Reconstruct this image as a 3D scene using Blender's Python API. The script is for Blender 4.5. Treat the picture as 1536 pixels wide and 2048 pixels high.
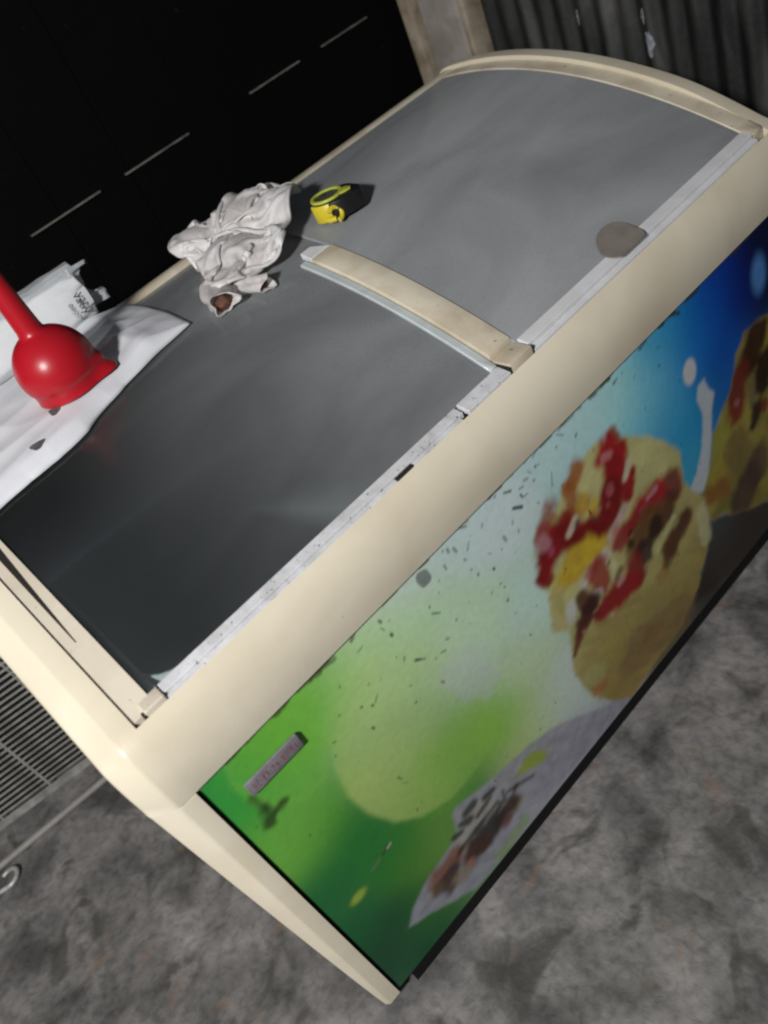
import bpy, bmesh, math, random
import numpy as np
from mathutils import Vector, Matrix, noise as mnoise

for o in list(bpy.data.objects):
    bpy.data.objects.remove(o, do_unlink=True)
scene = bpy.context.scene
COL = scene.collection
random.seed(7)
B = 0.035                      # the cabinet's lower edge stands this far above the floor

# ---------------------------------------------------------------- camera
cam_data = bpy.data.cameras.new('camera')
cam = bpy.data.objects.new('camera', cam_data)
COL.objects.link(cam)
right = Vector((0.68158, -0.63190, -0.36899))
down = Vector((-0.65042, -0.29212, -0.70116))
fwd = Vector((0.33527, 0.71790, -0.61010))
rot = Matrix((right, -down, -fwd)).transposed()
cam.matrix_world = Matrix.Translation(Vector((0.03522, -0.66443, 1.26354 + B))) @ rot.to_4x4()
cam_data.sensor_fit = 'VERTICAL'
cam_data.sensor_height = 24.0
cam_data.lens = 24.0 * 1656.72 / 2048.0
cam_data.clip_start = 0.02
cam_data.clip_end = 100.0
cam_data.dof.use_dof = True
cam_data.dof.focus_distance = 1.12
cam_data.dof.aperture_fstop = 2.2
scene.camera = cam

# ---------------------------------------------------------------- dim room air and one lamp
world = bpy.data.worlds.new('World')
scene.world = world
world.use_nodes = True
wb = world.node_tree.nodes['Background']
wb.inputs['Color'].default_value = (0.78, 0.89, 1.0, 1)
wb.inputs['Strength'].default_value = 0.07

lamp_data = bpy.data.lights.new('room_lamp', 'POINT')
lamp_data.energy = 248.0
lamp_data.color = (1.0, 0.98, 0.965)
lamp_data.shadow_soft_size = 0.12
lamp = bpy.data.objects.new('room_lamp', lamp_data)
lamp.location = (-1.18, -0.98, 2.00)
COL.objects.link(lamp)

scene.view_settings.view_transform = 'Standard'
scene.view_settings.look = 'None'
scene.view_settings.gamma = 1.0
scene.view_settings.use_curve_mapping = False
scene.view_settings.exposure = 0.0
scene.render.engine = 'CYCLES'
scene.cycles.filter_width = 2.2
scene.cycles.transparent_max_bounces = 12

# ---------------------------------------------------------------- materials
def lin(c):
    c = np.asarray(c, dtype=float) / 255.0
    return np.where(c <= 0.04045, c / 12.92, ((c + 0.055) / 1.055) ** 2.4)

MATS = {}
def mat(name, base, rough=0.5, spec=0.5, metal=0.0, var=None, vscale=8.0, vmix=0.5, bump=0.0, bscale=60.0,
        specks=None, speck_scale=60.0, speck_cut=0.72, coat=0.0, vlo=0.38, vhi=0.68, rvar=0.0):
    """principled material: base colour, cloudy second colour, dark specks, fine relief"""
    m = bpy.data.materials.new(name)
    m.use_nodes = True
    nt = m.node_tree
    N, L = nt.nodes, nt.links
    p = N['Principled BSDF']
    p.inputs['Roughness'].default_value = rough
    p.inputs['Specular IOR Level'].default_value = spec
    p.inputs['Metallic'].default_value = metal
    p.inputs['Coat Weight'].default_value = coat
    tc = N.new('ShaderNodeTexCoord')
    col = None
    rgb = N.new('ShaderNodeRGB')
    rgb.outputs[0].default_value = (*base, 1)
    col = rgb.outputs[0]
    def noise(scale, detail=6.0, dist=0.0):
        n = N.new('ShaderNodeTexNoise')
        n.inputs['Scale'].default_value = scale
        n.inputs['Detail'].default_value = detail
        n.inputs['Distortion'].default_value = dist
        L.new(tc.outputs['Object'], n.inputs['Vector'])
        return n.outputs['Fac']
    def ramp(src, lo, hi, a=0.0, b=1.0):
        r = N.new('ShaderNodeMapRange')
        r.inputs['From Min'].default_value = lo
        r.inputs['From Max'].default_value = hi
        r.inputs['To Min'].default_value = a
        r.inputs['To Max'].default_value = b
        L.new(src, r.inputs['Value'])
        return r.outputs['Result']
    def mix(fac, a, bcol):
        x = N.new('ShaderNodeMix')
        x.data_type = 'RGBA'
        L.new(fac, x.inputs[0])
        L.new(a, x.inputs[6])
        x.inputs[7].default_value = (*bcol, 1)
        return x.outputs[2]
    if var is not None:
        col = mix(ramp(noise(vscale, 8.0, 0.4), vlo, vhi, 0.0, vmix), col, var)
    if specks is not None:
        col = mix(ramp(noise(speck_scale, 3.0), speck_cut, speck_cut + 0.05), col, specks)
    L.new(col, p.inputs['Base Color'])
    if rvar:
        L.new(ramp(noise(vscale * 2.3, 6.0), 0.3, 0.7, max(0.02, rough - rvar), min(1.0, rough + rvar)), p.inputs['Roughness'])
    if bump:
        bn = N.new('ShaderNodeBump')
        bn.inputs['Strength'].default_value = bump
        bn.inputs['Distance'].default_value = 0.004
        L.new(noise(bscale, 8.0), bn.inputs['Height'])
        L.new(bn.outputs['Normal'], p.inputs['Normal'])
    MATS[name] = m
    return m

mat('cream_plastic', (0.75, 0.69, 0.545), 0.36, 0.4, var=(0.56, 0.48, 0.35), vscale=7, vmix=0.5, bump=0.03, bscale=160, specks=(0.30, 0.24, 0.16), speck_scale=75, speck_cut=0.735, rvar=0.08)
mat('cream_worn', (0.66, 0.60, 0.49), 0.45, 0.35, var=(0.50, 0.43, 0.33), vscale=16, vmix=0.5, bump=0.05, bscale=140, specks=(0.12, 0.10, 0.08), speck_scale=85, speck_cut=0.70)
mat('cream_old', (0.72, 0.655, 0.52), 0.42, 0.35, var=(0.42, 0.34, 0.22), vscale=17, vmix=0.6, bump=0.06, bscale=120, specks=(0.16, 0.12, 0.07), speck_scale=90, speck_cut=0.71)
mat('white_rail', (0.74, 0.75, 0.77), 0.45, 0.4, var=(0.58, 0.58, 0.58), vscale=22, vmix=0.5, bump=0.05, bscale=120)
mat('white_rail_dirty', (0.70, 0.71, 0.74), 0.5, 0.35, var=(0.42, 0.41, 0.40), vscale=40, vmix=0.6, bump=0.1, bscale=120, specks=(0.10, 0.095, 0.09), speck_scale=190, speck_cut=0.655)
mat('pane_edge', (0.55, 0.60, 0.60), 0.25, 0.5, var=(0.38, 0.42, 0.42), vscale=30, vmix=0.5)
mat('dark_seam', (0.025, 0.021, 0.018), 0.8, 0.2)
mat('black_base', (0.008, 0.008, 0.008), 0.8, 0.2)
mat('liner', (0.66, 0.68, 0.69), 0.5, 0.3, var=(0.50, 0.51, 0.52), vscale=5, vmix=0.7, bump=0.05)
mat('grip', (0.25, 0.22, 0.195), 0.75, 0.2, var=(0.16, 0.14, 0.125), vscale=40, vmix=0.5, bump=0.05)
mat('badge_grey', (0.21, 0.20, 0.22), 0.5, 0.35, var=(0.14, 0.12, 0.14), vscale=90, vmix=0.8)
mat('badge_red', (0.22, 0.085, 0.10), 0.6, 0.3, var=(0.24, 0.18, 0.20), vscale=160, vmix=1.0)
mat('red_plastic', (0.40, 0.009, 0.018), 0.33, 0.38, var=(0.42, 0.007, 0.014), vscale=20, vmix=0.5, bump=0.02, bscale=200)
mat('bag_white', (0.72, 0.735, 0.77), 0.42, 0.35, var=(0.62, 0.63, 0.67), vscale=9, vmix=0.6, bump=0.15, bscale=45)
mat('bag_print', (0.09, 0.085, 0.09), 0.6, 0.2, var=(0.2, 0.2, 0.2), vscale=120, vmix=0.5)
mat('bag_pink', (0.60, 0.50, 0.52), 0.5, 0.2, var=(0.66, 0.62, 0.65), vscale=60, vmix=0.8)
mat('packet_white', (0.76, 0.775, 0.79), 0.24, 0.4, var=(0.62, 0.65, 0.66), vscale=14, vmix=0.6, bump=0.1, bscale=60)
mat('packet_film', (0.40, 0.43, 0.45), 0.25, 0.5, var=(0.60, 0.62, 0.64), vscale=26, vmix=0.8, bump=0.15, bscale=60)
mat('ink_dark', (0.045, 0.05, 0.06), 0.6, 0.2, var=(0.14, 0.15, 0.16), vscale=300, vmix=0.5)
mat('ink_grey', (0.36, 0.36, 0.38), 0.6, 0.2, var=(0.5, 0.5, 0.52), vscale=300, vmix=0.6)
mat('tape_yellow', (0.66, 0.55, 0.035), 0.4, 0.4, var=(0.55, 0.42, 0.03), vscale=60, vmix=0.5)
mat('tape_lime', (0.50, 0.55, 0.07), 0.4, 0.4, var=(0.36, 0.42, 0.08), vscale=60, vmix=0.6)
mat('tape_black', (0.010, 0.010, 0.011), 0.45, 0.4)
mat('tape_face', (0.035, 0.03, 0.018), 0.5, 0.3, var=(0.15, 0.145, 0.13), vscale=80, vmix=0.7)
mat('brown_scrap', (0.16, 0.075, 0.05), 0.8, 0.2, var=(0.05, 0.02, 0.015), vscale=90, vmix=0.8)
mat('board_black', (0.0036, 0.0036, 0.0038), 0.9, 0.03, var=(0.0045, 0.004, 0.0038), vscale=6, vmix=0.8, bump=0.2, bscale=30, specks=(0.014, 0.008, 0.006), speck_scale=45, speck_cut=0.70)
mat('batten_edge', (0.24, 0.24, 0.21), 0.6, 0.3, var=(0.08, 0.08, 0.07), vscale=40, vmix=0.8)
mat('post_plaster', (0.34, 0.315, 0.285), 0.85, 0.2, var=(0.20, 0.17, 0.14), vscale=16, vmix=0.7, bump=0.4, bscale=60)
mat('post_wood', (0.40, 0.345, 0.265), 0.75, 0.25, var=(0.16, 0.11, 0.07), vscale=22, vmix=0.7, bump=0.3, bscale=60)
mat('grille_metal', (0.36, 0.355, 0.33), 0.6, 0.3, var=(0.15, 0.145, 0.13), vscale=30, vmix=0.7)
mat('pipe_metal', (0.27, 0.26, 0.245), 0.55, 0.35, var=(0.19, 0.18, 0.165), vscale=30, vmix=0.6, bump=0.15)
mat('hook_metal', (0.50, 0.51, 0.50), 0.4, 0.5, metal=0.3, var=(0.25, 0.25, 0.24), vscale=60, vmix=0.7)

def floor_material():
    m = bpy.data.materials.new('concrete_floor')
    m.use_nodes = True
    N, L = m.node_tree.nodes, m.node_tree.links
    p = N['Principled BSDF']
    p.inputs['Roughness'].default_value = 0.82
    p.inputs['Specular IOR Level'].default_value = 0.25
    tc = N.new('ShaderNodeTexCoord')
    def noise(s, d, dist=0.3, off=0.0):
        mp = N.new('ShaderNodeMapping'); mp.inputs['Location'].default_value = (off, off * 0.7, 0)
        L.new(tc.outputs['Object'], mp.inputs['Vector'])
        n = N.new('ShaderNodeTexNoise'); n.inputs['Scale'].default_value = s; n.inputs['Detail'].default_value = d
        n.inputs['Distortion'].default_value = dist
        L.new(mp.outputs['Vector'], n.inputs['Vector']); return n.outputs['Fac']
    def cr(src, stops):
        r = N.new('ShaderNodeValToRGB')
        while len(r.color_ramp.elements) < len(stops): r.color_ramp.elements.new(0.5)
        for e, (t, c) in zip(r.color_ramp.elements, stops): e.position = t; e.color = (*c, 1)
        L.new(src, r.inputs['Fac']); return r.outputs['Color']
    base = cr(noise(8.5, 14, 0.5), [(0.34, (0.070, 0.068, 0.066)), (0.45, (0.128, 0.124, 0.120)), (0.55, (0.182, 0.174, 0.170)), (0.68, (0.245, 0.232, 0.227))])
    fine = cr(noise(60, 10, 0.3, 3.1), [(0.36, (0.45, 0.45, 0.45)), (0.50, (0.95, 0.95, 0.95)), (0.66, (1.25, 1.23, 1.22))])
    mx = N.new('ShaderNodeMix'); mx.data_type = 'RGBA'; mx.blend_type = 'MULTIPLY'
    mx.inputs[0].default_value = 0.42
    L.new(base, mx.inputs[6]); L.new(fine, mx.inputs[7])
    stain = N.new('ShaderNodeMapRange'); stain.inputs['From Min'].default_value = 0.56; stain.inputs['From Max'].default_value = 0.66
    stain.inputs['To Max'].default_value = 0.75
    L.new(noise(9, 9, 1.0, 8.3), stain.inputs['Value'])
    m2 = N.new('ShaderNodeMix'); m2.data_type = 'RGBA'
    L.new(stain.outputs['Result'], m2.inputs[0]); L.new(mx.outputs[2], m2.inputs[6]); m2.inputs[7].default_value = (0.055, 0.052, 0.046, 1)
    rust = N.new('ShaderNodeMapRange'); rust.inputs['From Min'].default_value = 0.62; rust.inputs['From Max'].default_value = 0.74
    rust.inputs['To Max'].default_value = 0.55
    L.new(noise(13, 4, 0.8, 15.7), rust.inputs['Value'])
    m3 = N.new('ShaderNodeMix'); m3.data_type = 'RGBA'
    L.new(rust.outputs['Result'], m3.inputs[0]); L.new(m2.outputs[2], m3.inputs[6]); m3.inputs[7].default_value = (0.22, 0.135, 0.09, 1)
    L.new(m3.outputs[2], p.inputs['Base Color'])
    bn = N.new('ShaderNodeBump'); bn.inputs['Strength'].default_value = 0.7; bn.inputs['Distance'].default_value = 0.006
    L.new(noise(45, 12, 0.3, 1.0), bn.inputs['Height']); L.new(bn.outputs['Normal'], p.inputs['Normal'])
    return m
MATS['floor'] = floor_material()

def glass_material(name, dust_lo, dust_hi, dust_col, off, xa, xb, xlo):
    """clear sliding pane under a film of streaky dust, with a reflection painted in along x"""
    m = bpy.data.materials.new(name)
    m.use_nodes = True
    N, L = m.node_tree.nodes, m.node_tree.links
    N.remove(N['Principled BSDF'])
    out = N['Material Output']
    tc = N.new('ShaderNodeTexCoord')
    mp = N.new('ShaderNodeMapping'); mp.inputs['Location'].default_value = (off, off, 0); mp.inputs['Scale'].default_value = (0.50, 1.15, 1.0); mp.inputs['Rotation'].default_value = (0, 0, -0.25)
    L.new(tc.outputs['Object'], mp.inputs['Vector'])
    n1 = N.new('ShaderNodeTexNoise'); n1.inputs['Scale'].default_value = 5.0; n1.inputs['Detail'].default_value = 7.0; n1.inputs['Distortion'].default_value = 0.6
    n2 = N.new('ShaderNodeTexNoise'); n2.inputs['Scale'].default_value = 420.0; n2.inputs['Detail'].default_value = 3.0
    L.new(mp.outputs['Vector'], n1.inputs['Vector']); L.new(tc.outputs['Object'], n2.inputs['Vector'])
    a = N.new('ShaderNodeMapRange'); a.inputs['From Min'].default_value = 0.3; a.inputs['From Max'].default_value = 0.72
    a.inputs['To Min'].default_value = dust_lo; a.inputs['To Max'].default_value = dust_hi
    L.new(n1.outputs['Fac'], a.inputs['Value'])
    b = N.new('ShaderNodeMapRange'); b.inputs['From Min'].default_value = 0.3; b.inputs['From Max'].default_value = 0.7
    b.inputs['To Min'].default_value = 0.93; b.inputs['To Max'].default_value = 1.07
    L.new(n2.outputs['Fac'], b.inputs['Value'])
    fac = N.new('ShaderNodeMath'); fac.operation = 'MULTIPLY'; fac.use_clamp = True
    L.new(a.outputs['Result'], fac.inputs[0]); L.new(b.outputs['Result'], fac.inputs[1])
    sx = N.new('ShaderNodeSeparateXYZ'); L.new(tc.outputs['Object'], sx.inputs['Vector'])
    glare_ramp = N.new('ShaderNodeMapRange'); glare_ramp.interpolation_type = 'SMOOTHSTEP'  # pale layer grows along x, a room reflection painted into the pane
    glare_ramp.inputs['From Min'].default_value = xa; glare_ramp.inputs['From Max'].default_value = xb; glare_ramp.inputs['To Min'].default_value = xlo
    L.new(sx.outputs['X'], glare_ramp.inputs['Value'])
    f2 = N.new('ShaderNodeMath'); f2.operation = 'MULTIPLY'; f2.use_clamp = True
    L.new(fac.outputs['Value'], f2.inputs[0]); L.new(glare_ramp.outputs['Result'], f2.inputs[1])
    fac = f2
    tr = N.new('ShaderNodeBsdfTransparent'); tr.inputs['Color'].default_value = (0.86, 0.90, 0.90, 1)
    gl = N.new('ShaderNodeBsdfGlossy'); gl.inputs['Roughness'].default_value = 0.16
    fr = N.new('ShaderNodeFresnel'); fr.inputs['IOR'].default_value = 1.5
    clear = N.new('ShaderNodeMixShader')
    L.new(fr.outputs['Fac'], clear.inputs['Fac']); L.new(tr.outputs['BSDF'], clear.inputs[1]); L.new(gl.outputs['BSDF'], clear.inputs[2])
    df = N.new('ShaderNodeBsdfDiffuse'); df.inputs['Color'].default_value = (*dust_col, 1)
    mx = N.new('ShaderNodeMixShader')
    L.new(fac.outputs['Value'], mx.inputs['Fac']); L.new(clear.outputs['Shader'], mx.inputs[1]); L.new(df.outputs['BSDF'], mx.inputs[2])
    L.new(mx.outputs['Shader'], out.inputs['Surface'])
    MATS[name] = m
    return m
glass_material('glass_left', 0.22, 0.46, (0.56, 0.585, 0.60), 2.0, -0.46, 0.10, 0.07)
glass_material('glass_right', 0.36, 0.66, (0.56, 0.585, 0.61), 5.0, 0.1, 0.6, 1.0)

def film_material(name, base, tint, clear, off):
    """thin crumpled polythene: partly light-passing, semi-gloss"""
    m = bpy.data.materials.new(name)
    m.use_nodes = True
    N, L = m.node_tree.nodes, m.node_tree.links
    p = N['Principled BSDF']
    p.inputs['Roughness'].default_value = 0.42
    p.inputs['Specular IOR Level'].default_value = 0.45
    tc = N.new('ShaderNodeTexCoord')
    n = N.new('ShaderNodeTexNoise'); n.inputs['Scale'].default_value = 13.0; n.inputs['Detail'].default_value = 5.0; n.inputs['Distortion'].default_value = 0.8
    mp = N.new('ShaderNodeMapping'); mp.inputs['Location'].default_value = (off, off, off)
    L.new(tc.outputs['Object'], mp.inputs['Vector']); L.new(mp.outputs['Vector'], n.inputs['Vector'])
    r = N.new('ShaderNodeMapRange'); r.inputs['From Min'].default_value = 0.42; r.inputs['From Max'].default_value = 0.70
    L.new(n.outputs['Fac'], r.inputs['Value'])
    x = N.new('ShaderNodeMix'); x.data_type = 'RGBA'
    L.new(r.outputs['Result'], x.inputs[0]); x.inputs[6].default_value = (*base, 1); x.inputs[7].default_value = (*tint, 1)
    L.new(x.outputs[2], p.inputs['Base Color'])
    bn = N.new('ShaderNodeBump'); bn.inputs['Strength'].default_value = 0.2; bn.inputs['Distance'].default_value = 0.004
    n3 = N.new('ShaderNodeTexNoise'); n3.inputs['Scale'].default_value = 38.0; n3.inputs['Detail'].default_value = 4.0; n3.inputs['Distortion'].default_value = 1.0
    L.new(tc.outputs['Object'], n3.inputs['Vector']); L.new(n3.outputs['Fac'], bn.inputs['Height']); L.new(bn.outputs['Normal'], p.inputs['Normal'])
    tl = N.new('ShaderNodeBsdfTranslucent'); tl.inputs['Color'].default_value = (*base, 1)
    s1 = N.new('ShaderNodeMixShader'); s1.inputs['Fac'].default_value = 0.14
    L.new(p.outputs['BSDF'], s1.inputs[1]); L.new(tl.outputs['BSDF'], s1.inputs[2])
    tr = N.new('ShaderNodeBsdfTransparent')
    s2 = N.new('ShaderNodeMixShader')
    cl = N.new('ShaderNodeMapRange'); cl.inputs['From Min'].default_value = 0.40; cl.inputs['From Max'].default_value = 0.68; cl.inputs['To Min'].default_value = clear; cl.inputs['To Max'].default_value = clear * 3.2
    L.new(n3.outputs['Fac'], cl.inputs['Value']); L.new(cl.outputs['Result'], s2.inputs['Fac'])
    L.new(s1.outputs['Shader'], s2.inputs[1]); L.new(tr.outputs['BSDF'], s2.inputs[2])
    L.new(s2.outputs['Shader'], N['Material Output'].inputs['Surface'])
    MATS[name] = m
film_material('polythene', (0.86, 0.845, 0.84), (0.76, 0.71, 0.69), 0.16, 1.0)

def corrugated_material():
    m = bpy.data.materials.new('old_tin')
    m.use_nodes = True
    N, L = m.node_tree.nodes, m.node_tree.links
    p = N['Principled BSDF']
    p.inputs['Roughness'].default_value = 0.6
    p.inputs['Metallic'].default_value = 0.25
    tc = N.new('ShaderNodeTexCoord')
    def noise(sc, s, d, off):
        mp = N.new('ShaderNodeMapping'); mp.inputs['Scale'].default_value = sc; mp.inputs['Location'].default_value = (off, off, off)
        L.new(tc.outputs['Object'], mp.inputs['Vector'])
        n = N.new('ShaderNodeTexNoise'); n.inputs['Scale'].default_value = s; n.inputs['Detail'].default_value = d; n.inputs['Distortion'].default_value = 0.6
        L.new(mp.outputs['Vector'], n.inputs['Vector']); return n.outputs['Fac']
    r = N.new('ShaderNodeValToRGB')
    while len(r.color_ramp.elements) < 4: r.color_ramp.elements.new(0.5)
    for e, (t, c) in zip(r.color_ramp.elements, [(0.38, (0.008, 0.008, 0.008)), (0.52, (0.030, 0.031, 0.030)), (0.63, (0.066, 0.067, 0.065)), (0.74, (0.14, 0.13, 0.125))]):
        e.position = t; e.color = (*c, 1)
    L.new(noise((1, 1, 0.25), 14, 7, 2.0), r.inputs['Fac'])
    L.new(r.outputs['Color'], p.inputs['Base Color'])
    bn = N.new('ShaderNodeBump'); bn.inputs['Strength'].default_value = 0.3; bn.inputs['Distance'].default_value = 0.003
    L.new(noise((1, 1, 1), 50, 6, 1.0), bn.inputs['Height']); L.new(bn.outputs['Normal'], p.inputs['Normal'])
    MATS['old_tin'] = m
corrugated_material()
mat('paint_drip', (0.36, 0.39, 0.43), 0.6, 0.3, var=(0.10, 0.10, 0.10), vscale=70, vmix=0.9)

# ---------------------------------------------------------------- object helpers
def root(name, loc, label, cat, group=None):
    o = bpy.data.objects.new(name, None)
    o.empty_display_size = 0.05
    o.location = (loc[0], loc[1], loc[2] + B)
    o['label'] = label; o['category'] = cat
    if group: o['group'] = group
    COL.objects.link(o)
    o['_base'] = (loc[0], loc[1], loc[2])
    return o

def link(name, me, material, parent=None, smooth=False, angle=35):
    """link mesh data whose vertices are in scene coordinates (z counted from the cabinet's lower edge)"""
    if smooth:
        me.polygons.foreach_set('use_smooth', [True] * len(me.polygons))
        if angle and angle < 180:
            me.set_sharp_from_angle(angle=math.radians(angle))
    if material: me.materials.append(MATS[material])
    o = bpy.data.objects.new(name, me)
    COL.objects.link(o)
    if parent is not None:
        o.parent = parent
    return o

def base_of(parent):
    p = parent
    while p is not None and '_base' not in p:
        p = p.parent
    return Vector(p['_base']) if p is not None else Vector((0, 0, -B))

def mesh(name, verts, faces, material, parent=None, smooth=False, angle=35):
    off = base_of(parent)
    me = bpy.data.meshes.new(name)
    me.from_pydata([(v[0] - off.x, v[1] - off.y, v[2] - off.z) for v in verts], [], faces)
    me.update()
    return link(name, me, material, parent, smooth, angle)

def bm_obj(name, bm, material, parent=None, smooth=False, angle=35):
    off = base_of(parent)
    bmesh.ops.translate(bm, verts=bm.verts, vec=-off)
    bmesh.ops.recalc_face_normals(bm, faces=bm.faces)
    me = bpy.data.meshes.new(name)
    bm.to_mesh(me); bm.free()
    return link(name, me, material, parent, smooth, angle)

def box(x0, x1, y0, y1, z0, z1, bev=0.0, seg=2):
    bm = bmesh.new()
    vs = [bm.verts.new((x, y, z)) for x in (x0, x1) for y in (y0, y1) for z in (z0, z1)]
    for f in ((0, 1, 3, 2), (4, 6, 7, 5), (0, 4, 5, 1), (2, 3, 7, 6), (0, 2, 6, 4), (1, 5, 7, 3)):
        bm.faces.new([vs[i] for i in f])
    bmesh.ops.recalc_face_normals(bm, faces=bm.faces)
    if bev:
        bmesh.ops.bevel(bm, geom=list(bm.edges), offset=bev, segments=seg, profile=0.6, affect='EDGES')
    return bm

def extrude_x(prof, x0, x1, nx=1, jitter=None):
    """closed (y, z) section swept along x"""
    bm = bmesh.new()
    rings = []
    for i in range(nx + 1):
        x = x0 + (x1 - x0) * i / nx
        rings.append([bm.verts.new((x, y, z)) for y, z in prof])
    n = len(prof)
    for a, b2 in zip(rings, rings[1:]):
        for k in range(n):
            bm.faces.new((a[k], a[(k + 1) % n], b2[(k + 1) % n], b2[k]))
    bm.faces.new(rings[0]); bm.faces.new(rings[-1])
    return bm

def tube(path, rad, seg=10, cap=True):
    bm = bmesh.new()
    P = [Vector(p) for p in path]
    rads = rad if isinstance(rad, (list, tuple)) else [rad] * len(P)
    rings = []
    prev = None
    for i, p in enumerate(P):
        t = (P[min(i + 1, len(P) - 1)] - P[max(i - 1, 0)]).normalized()
        if prev is None:
            u = t.orthogonal().normalized()
        else:
            u = (prev - t * prev.dot(t)).normalized()
        prev = u
        v = t.cross(u)
        rings.append([bm.verts.new(p + (u * math.cos(2 * math.pi * k / seg) + v * math.sin(2 * math.pi * k / seg)) * rads[i]) for k in range(seg)])
    for a, b2 in zip(rings, rings[1:]):
        for k in range(seg):
            bm.faces.new((a[k], a[(k + 1) % seg], b2[(k + 1) % seg], b2[k]))
    if cap:
        bm.faces.new(rings[0]); bm.faces.new(rings[-1])
    return bm

def lathe(prof, cx, cy, seg=48):
    bm = bmesh.new()
    rings = []
    for r, z in prof:
        if r < 1e-5:
            rings.append([bm.verts.new((cx, cy, z))])
        else:
            rings.append([bm.verts.new((cx + r * math.cos(2 * math.pi * k / seg), cy + r * math.sin(2 * math.pi * k / seg), z)) for k in range(seg)])
    for a, b2 in zip(rings, rings[1:]):
        for k in range(seg):
            k2 = (k + 1) % seg
            if len(a) == 1: bm.faces.new((a[0], b2[k2], b2[k]))
            elif len(b2) == 1: bm.faces.new((a[k], a[k2], b2[0]))
            else: bm.faces.new((a[k], a[k2], b2[k2], b2[k]))
    return bm

def arcz(y):
    """height of the curved glass top"""
    return ((-0.09282 * y - 0.43928) * y + 0.55580) * y + 0.68587

def arc_strip(x0, x1, y0, y1, lo, hi, ny=20, x0b=None, x1b=None):
    """a bar of the lid that follows the curved top from y0 to y1 (x bounds may taper towards y1)"""
    bm = bmesh.new()
    x0b = x0 if x0b is None else x0b
    x1b = x1 if x1b is None else x1b
    rings = []
    for i in range(ny + 1):
        t = i / ny
        y = y0 + (y1 - y0) * t
        a = x0 + (x0b - x0) * t; c = x1 + (x1b - x1) * t
        z = arcz(y)
        rings.append([bm.verts.new(q) for q in ((a, y, z + lo), (c, y, z + lo), (c, y, z + hi), (a, y, z + hi))])
    for a, b2 in zip(rings, rings[1:]):
        for k in range(4):
            bm.faces.new((a[k], a[(k + 1) % 4], b2[(k + 1) % 4], b2[k]))
    bm.faces.new(rings[0]); bm.faces.new(rings[-1])
    return bm

def bevel_bm(bm, off=0.002, seg=2, angle=40):
    bmesh.ops.recalc_face_normals(bm, faces=bm.faces)
    es = [e for e in bm.edges if len(e.link_faces) == 2 and e.calc_face_angle(0) > math.radians(angle)]
    bmesh.ops.bevel(bm, geom=es, offset=off, segments=seg, profile=0.6, affect='EDGES')
    return bm

# ================================================================ the setting
bm = bmesh.new()
n = 2
vs = [bm.verts.new(p) for p in ((-3, -3, -B), (4, -3, -B), (4, 4, -B), (-3, 4, -B))]
bm.faces.new(vs)
fl = bm_obj('floor', bm, 'floor')
fl['kind'] = 'structure'

# black boarded wall behind
WY = 1.05
wall = root('board_wall', (0.4, WY, -B), 'black vertical board wall behind the freezer with pale batten slivers', 'wall')
x = -2.4
rnd = random.Random(3)
k = 0
while x < 1.48:
    w = rnd.uniform(0.155, 0.185)
    x1 = min(x + w, 1.50)
    y0 = WY + rnd.uniform(0.0, 0.002)
    bm_obj('board', box(x + 0.0006, x1 - 0.0006, y0, y0 + 0.022, -B + 0.002, 2.3, 0.0008, 1), 'board_black', wall)
    x = x1
bm_obj('backing', box(-2.4, 1.50, WY + 0.03, WY + 0.05, -B + 0.002, 2.3), 'board_black', wall)
for a, c in ((0.448, 0.612), (0.676, 0.841), (1.014, 1.159), (1.230, 1.373)):
    bm_obj('batten', box(a, c, WY - 0.008, WY - 0.001, 0.9165, 0.9185), 'batten_edge', wall)

# corrugated sheet at the far end
tin = root('corrugated_sheet', (1.47, 0.0, -B), 'dark corrugated tin sheet wall beyond the far end of the freezer', 'wall')
verts, faces = [], []
ny, nz = 440, 6
for j in range(nz + 1):
    for i in range(ny + 1):
        y = 0.82 - i * 0.006
        z = -B + 0.002 + j * (2.3 / nz)
        verts.append((1.465 + 0.007 * math.sin(2 * math.pi * (y - 0.012) / 0.048), y, z))
for j in range(nz):
    for i in range(ny):
        a = j * (ny + 1) + i
        faces.append((a, a + 1, a + ny + 2, a + ny + 1))
sh = mesh('sheet', verts, faces, 'old_tin', tin, True, 0)
sm = sh.modifiers.new('thickness', 'SOLIDIFY'); sm.thickness = 0.0012
def drip(y, z, w, h, seed):
    r = random.Random(seed)
    pts = []
    for i in range(22):
        a = 2 * math.pi * i / 22
        pts.append((y + math.cos(a) * w * r.uniform(0.6, 1.15), z + math.sin(a) * h * r.uniform(0.6, 1.15)))
    bmd = bmesh.new()
    fr = [bmd.verts.new((1.465 + 0.007 * math.sin(2 * math.pi * (p[0] - 0.012) / 0.048) - 0.0016, p[0], p[1])) for p in pts]
    bmd.faces.new(fr)
    bmesh.ops.triangulate(bmd, faces=bmd.faces)
    ob = bm_obj('paint_drip', bmd, 'paint_drip', tin)
    so = ob.modifiers.new('thickness', 'SOLIDIFY'); so.thickness = 0.001
drip(0.388, 0.748, 0.011, 0.028, 1)
drip(0.396, 0.798, 0.006, 0.013, 2)
drip(0.540, 0.815, 0.005, 0.014, 4)

# corner post
post = root('corner_post', (1.43, 0.88, -B), 'weathered pale plastered post with wooden edge strip in the corner', 'post')
bm_obj('plaster_core', bevel_bm(box(1.420, 1.50, 0.808, 0.925, -B + 0.001, 2.3), 0.012, 3), 'post_plaster', post, True)
bm_obj('wood_strip', bevel_bm(box(1.412, 1.47, 0.938, 0.975, -B + 0.001, 2.3), 0.004, 2), 'post_wood', post, True)
bm_obj('wood_strip', bevel_bm(box(1.418, 1.47, 0.784, 0.802, -B + 0.001, 2.3), 0.003, 2), 'post_wood', post, True)

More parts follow.
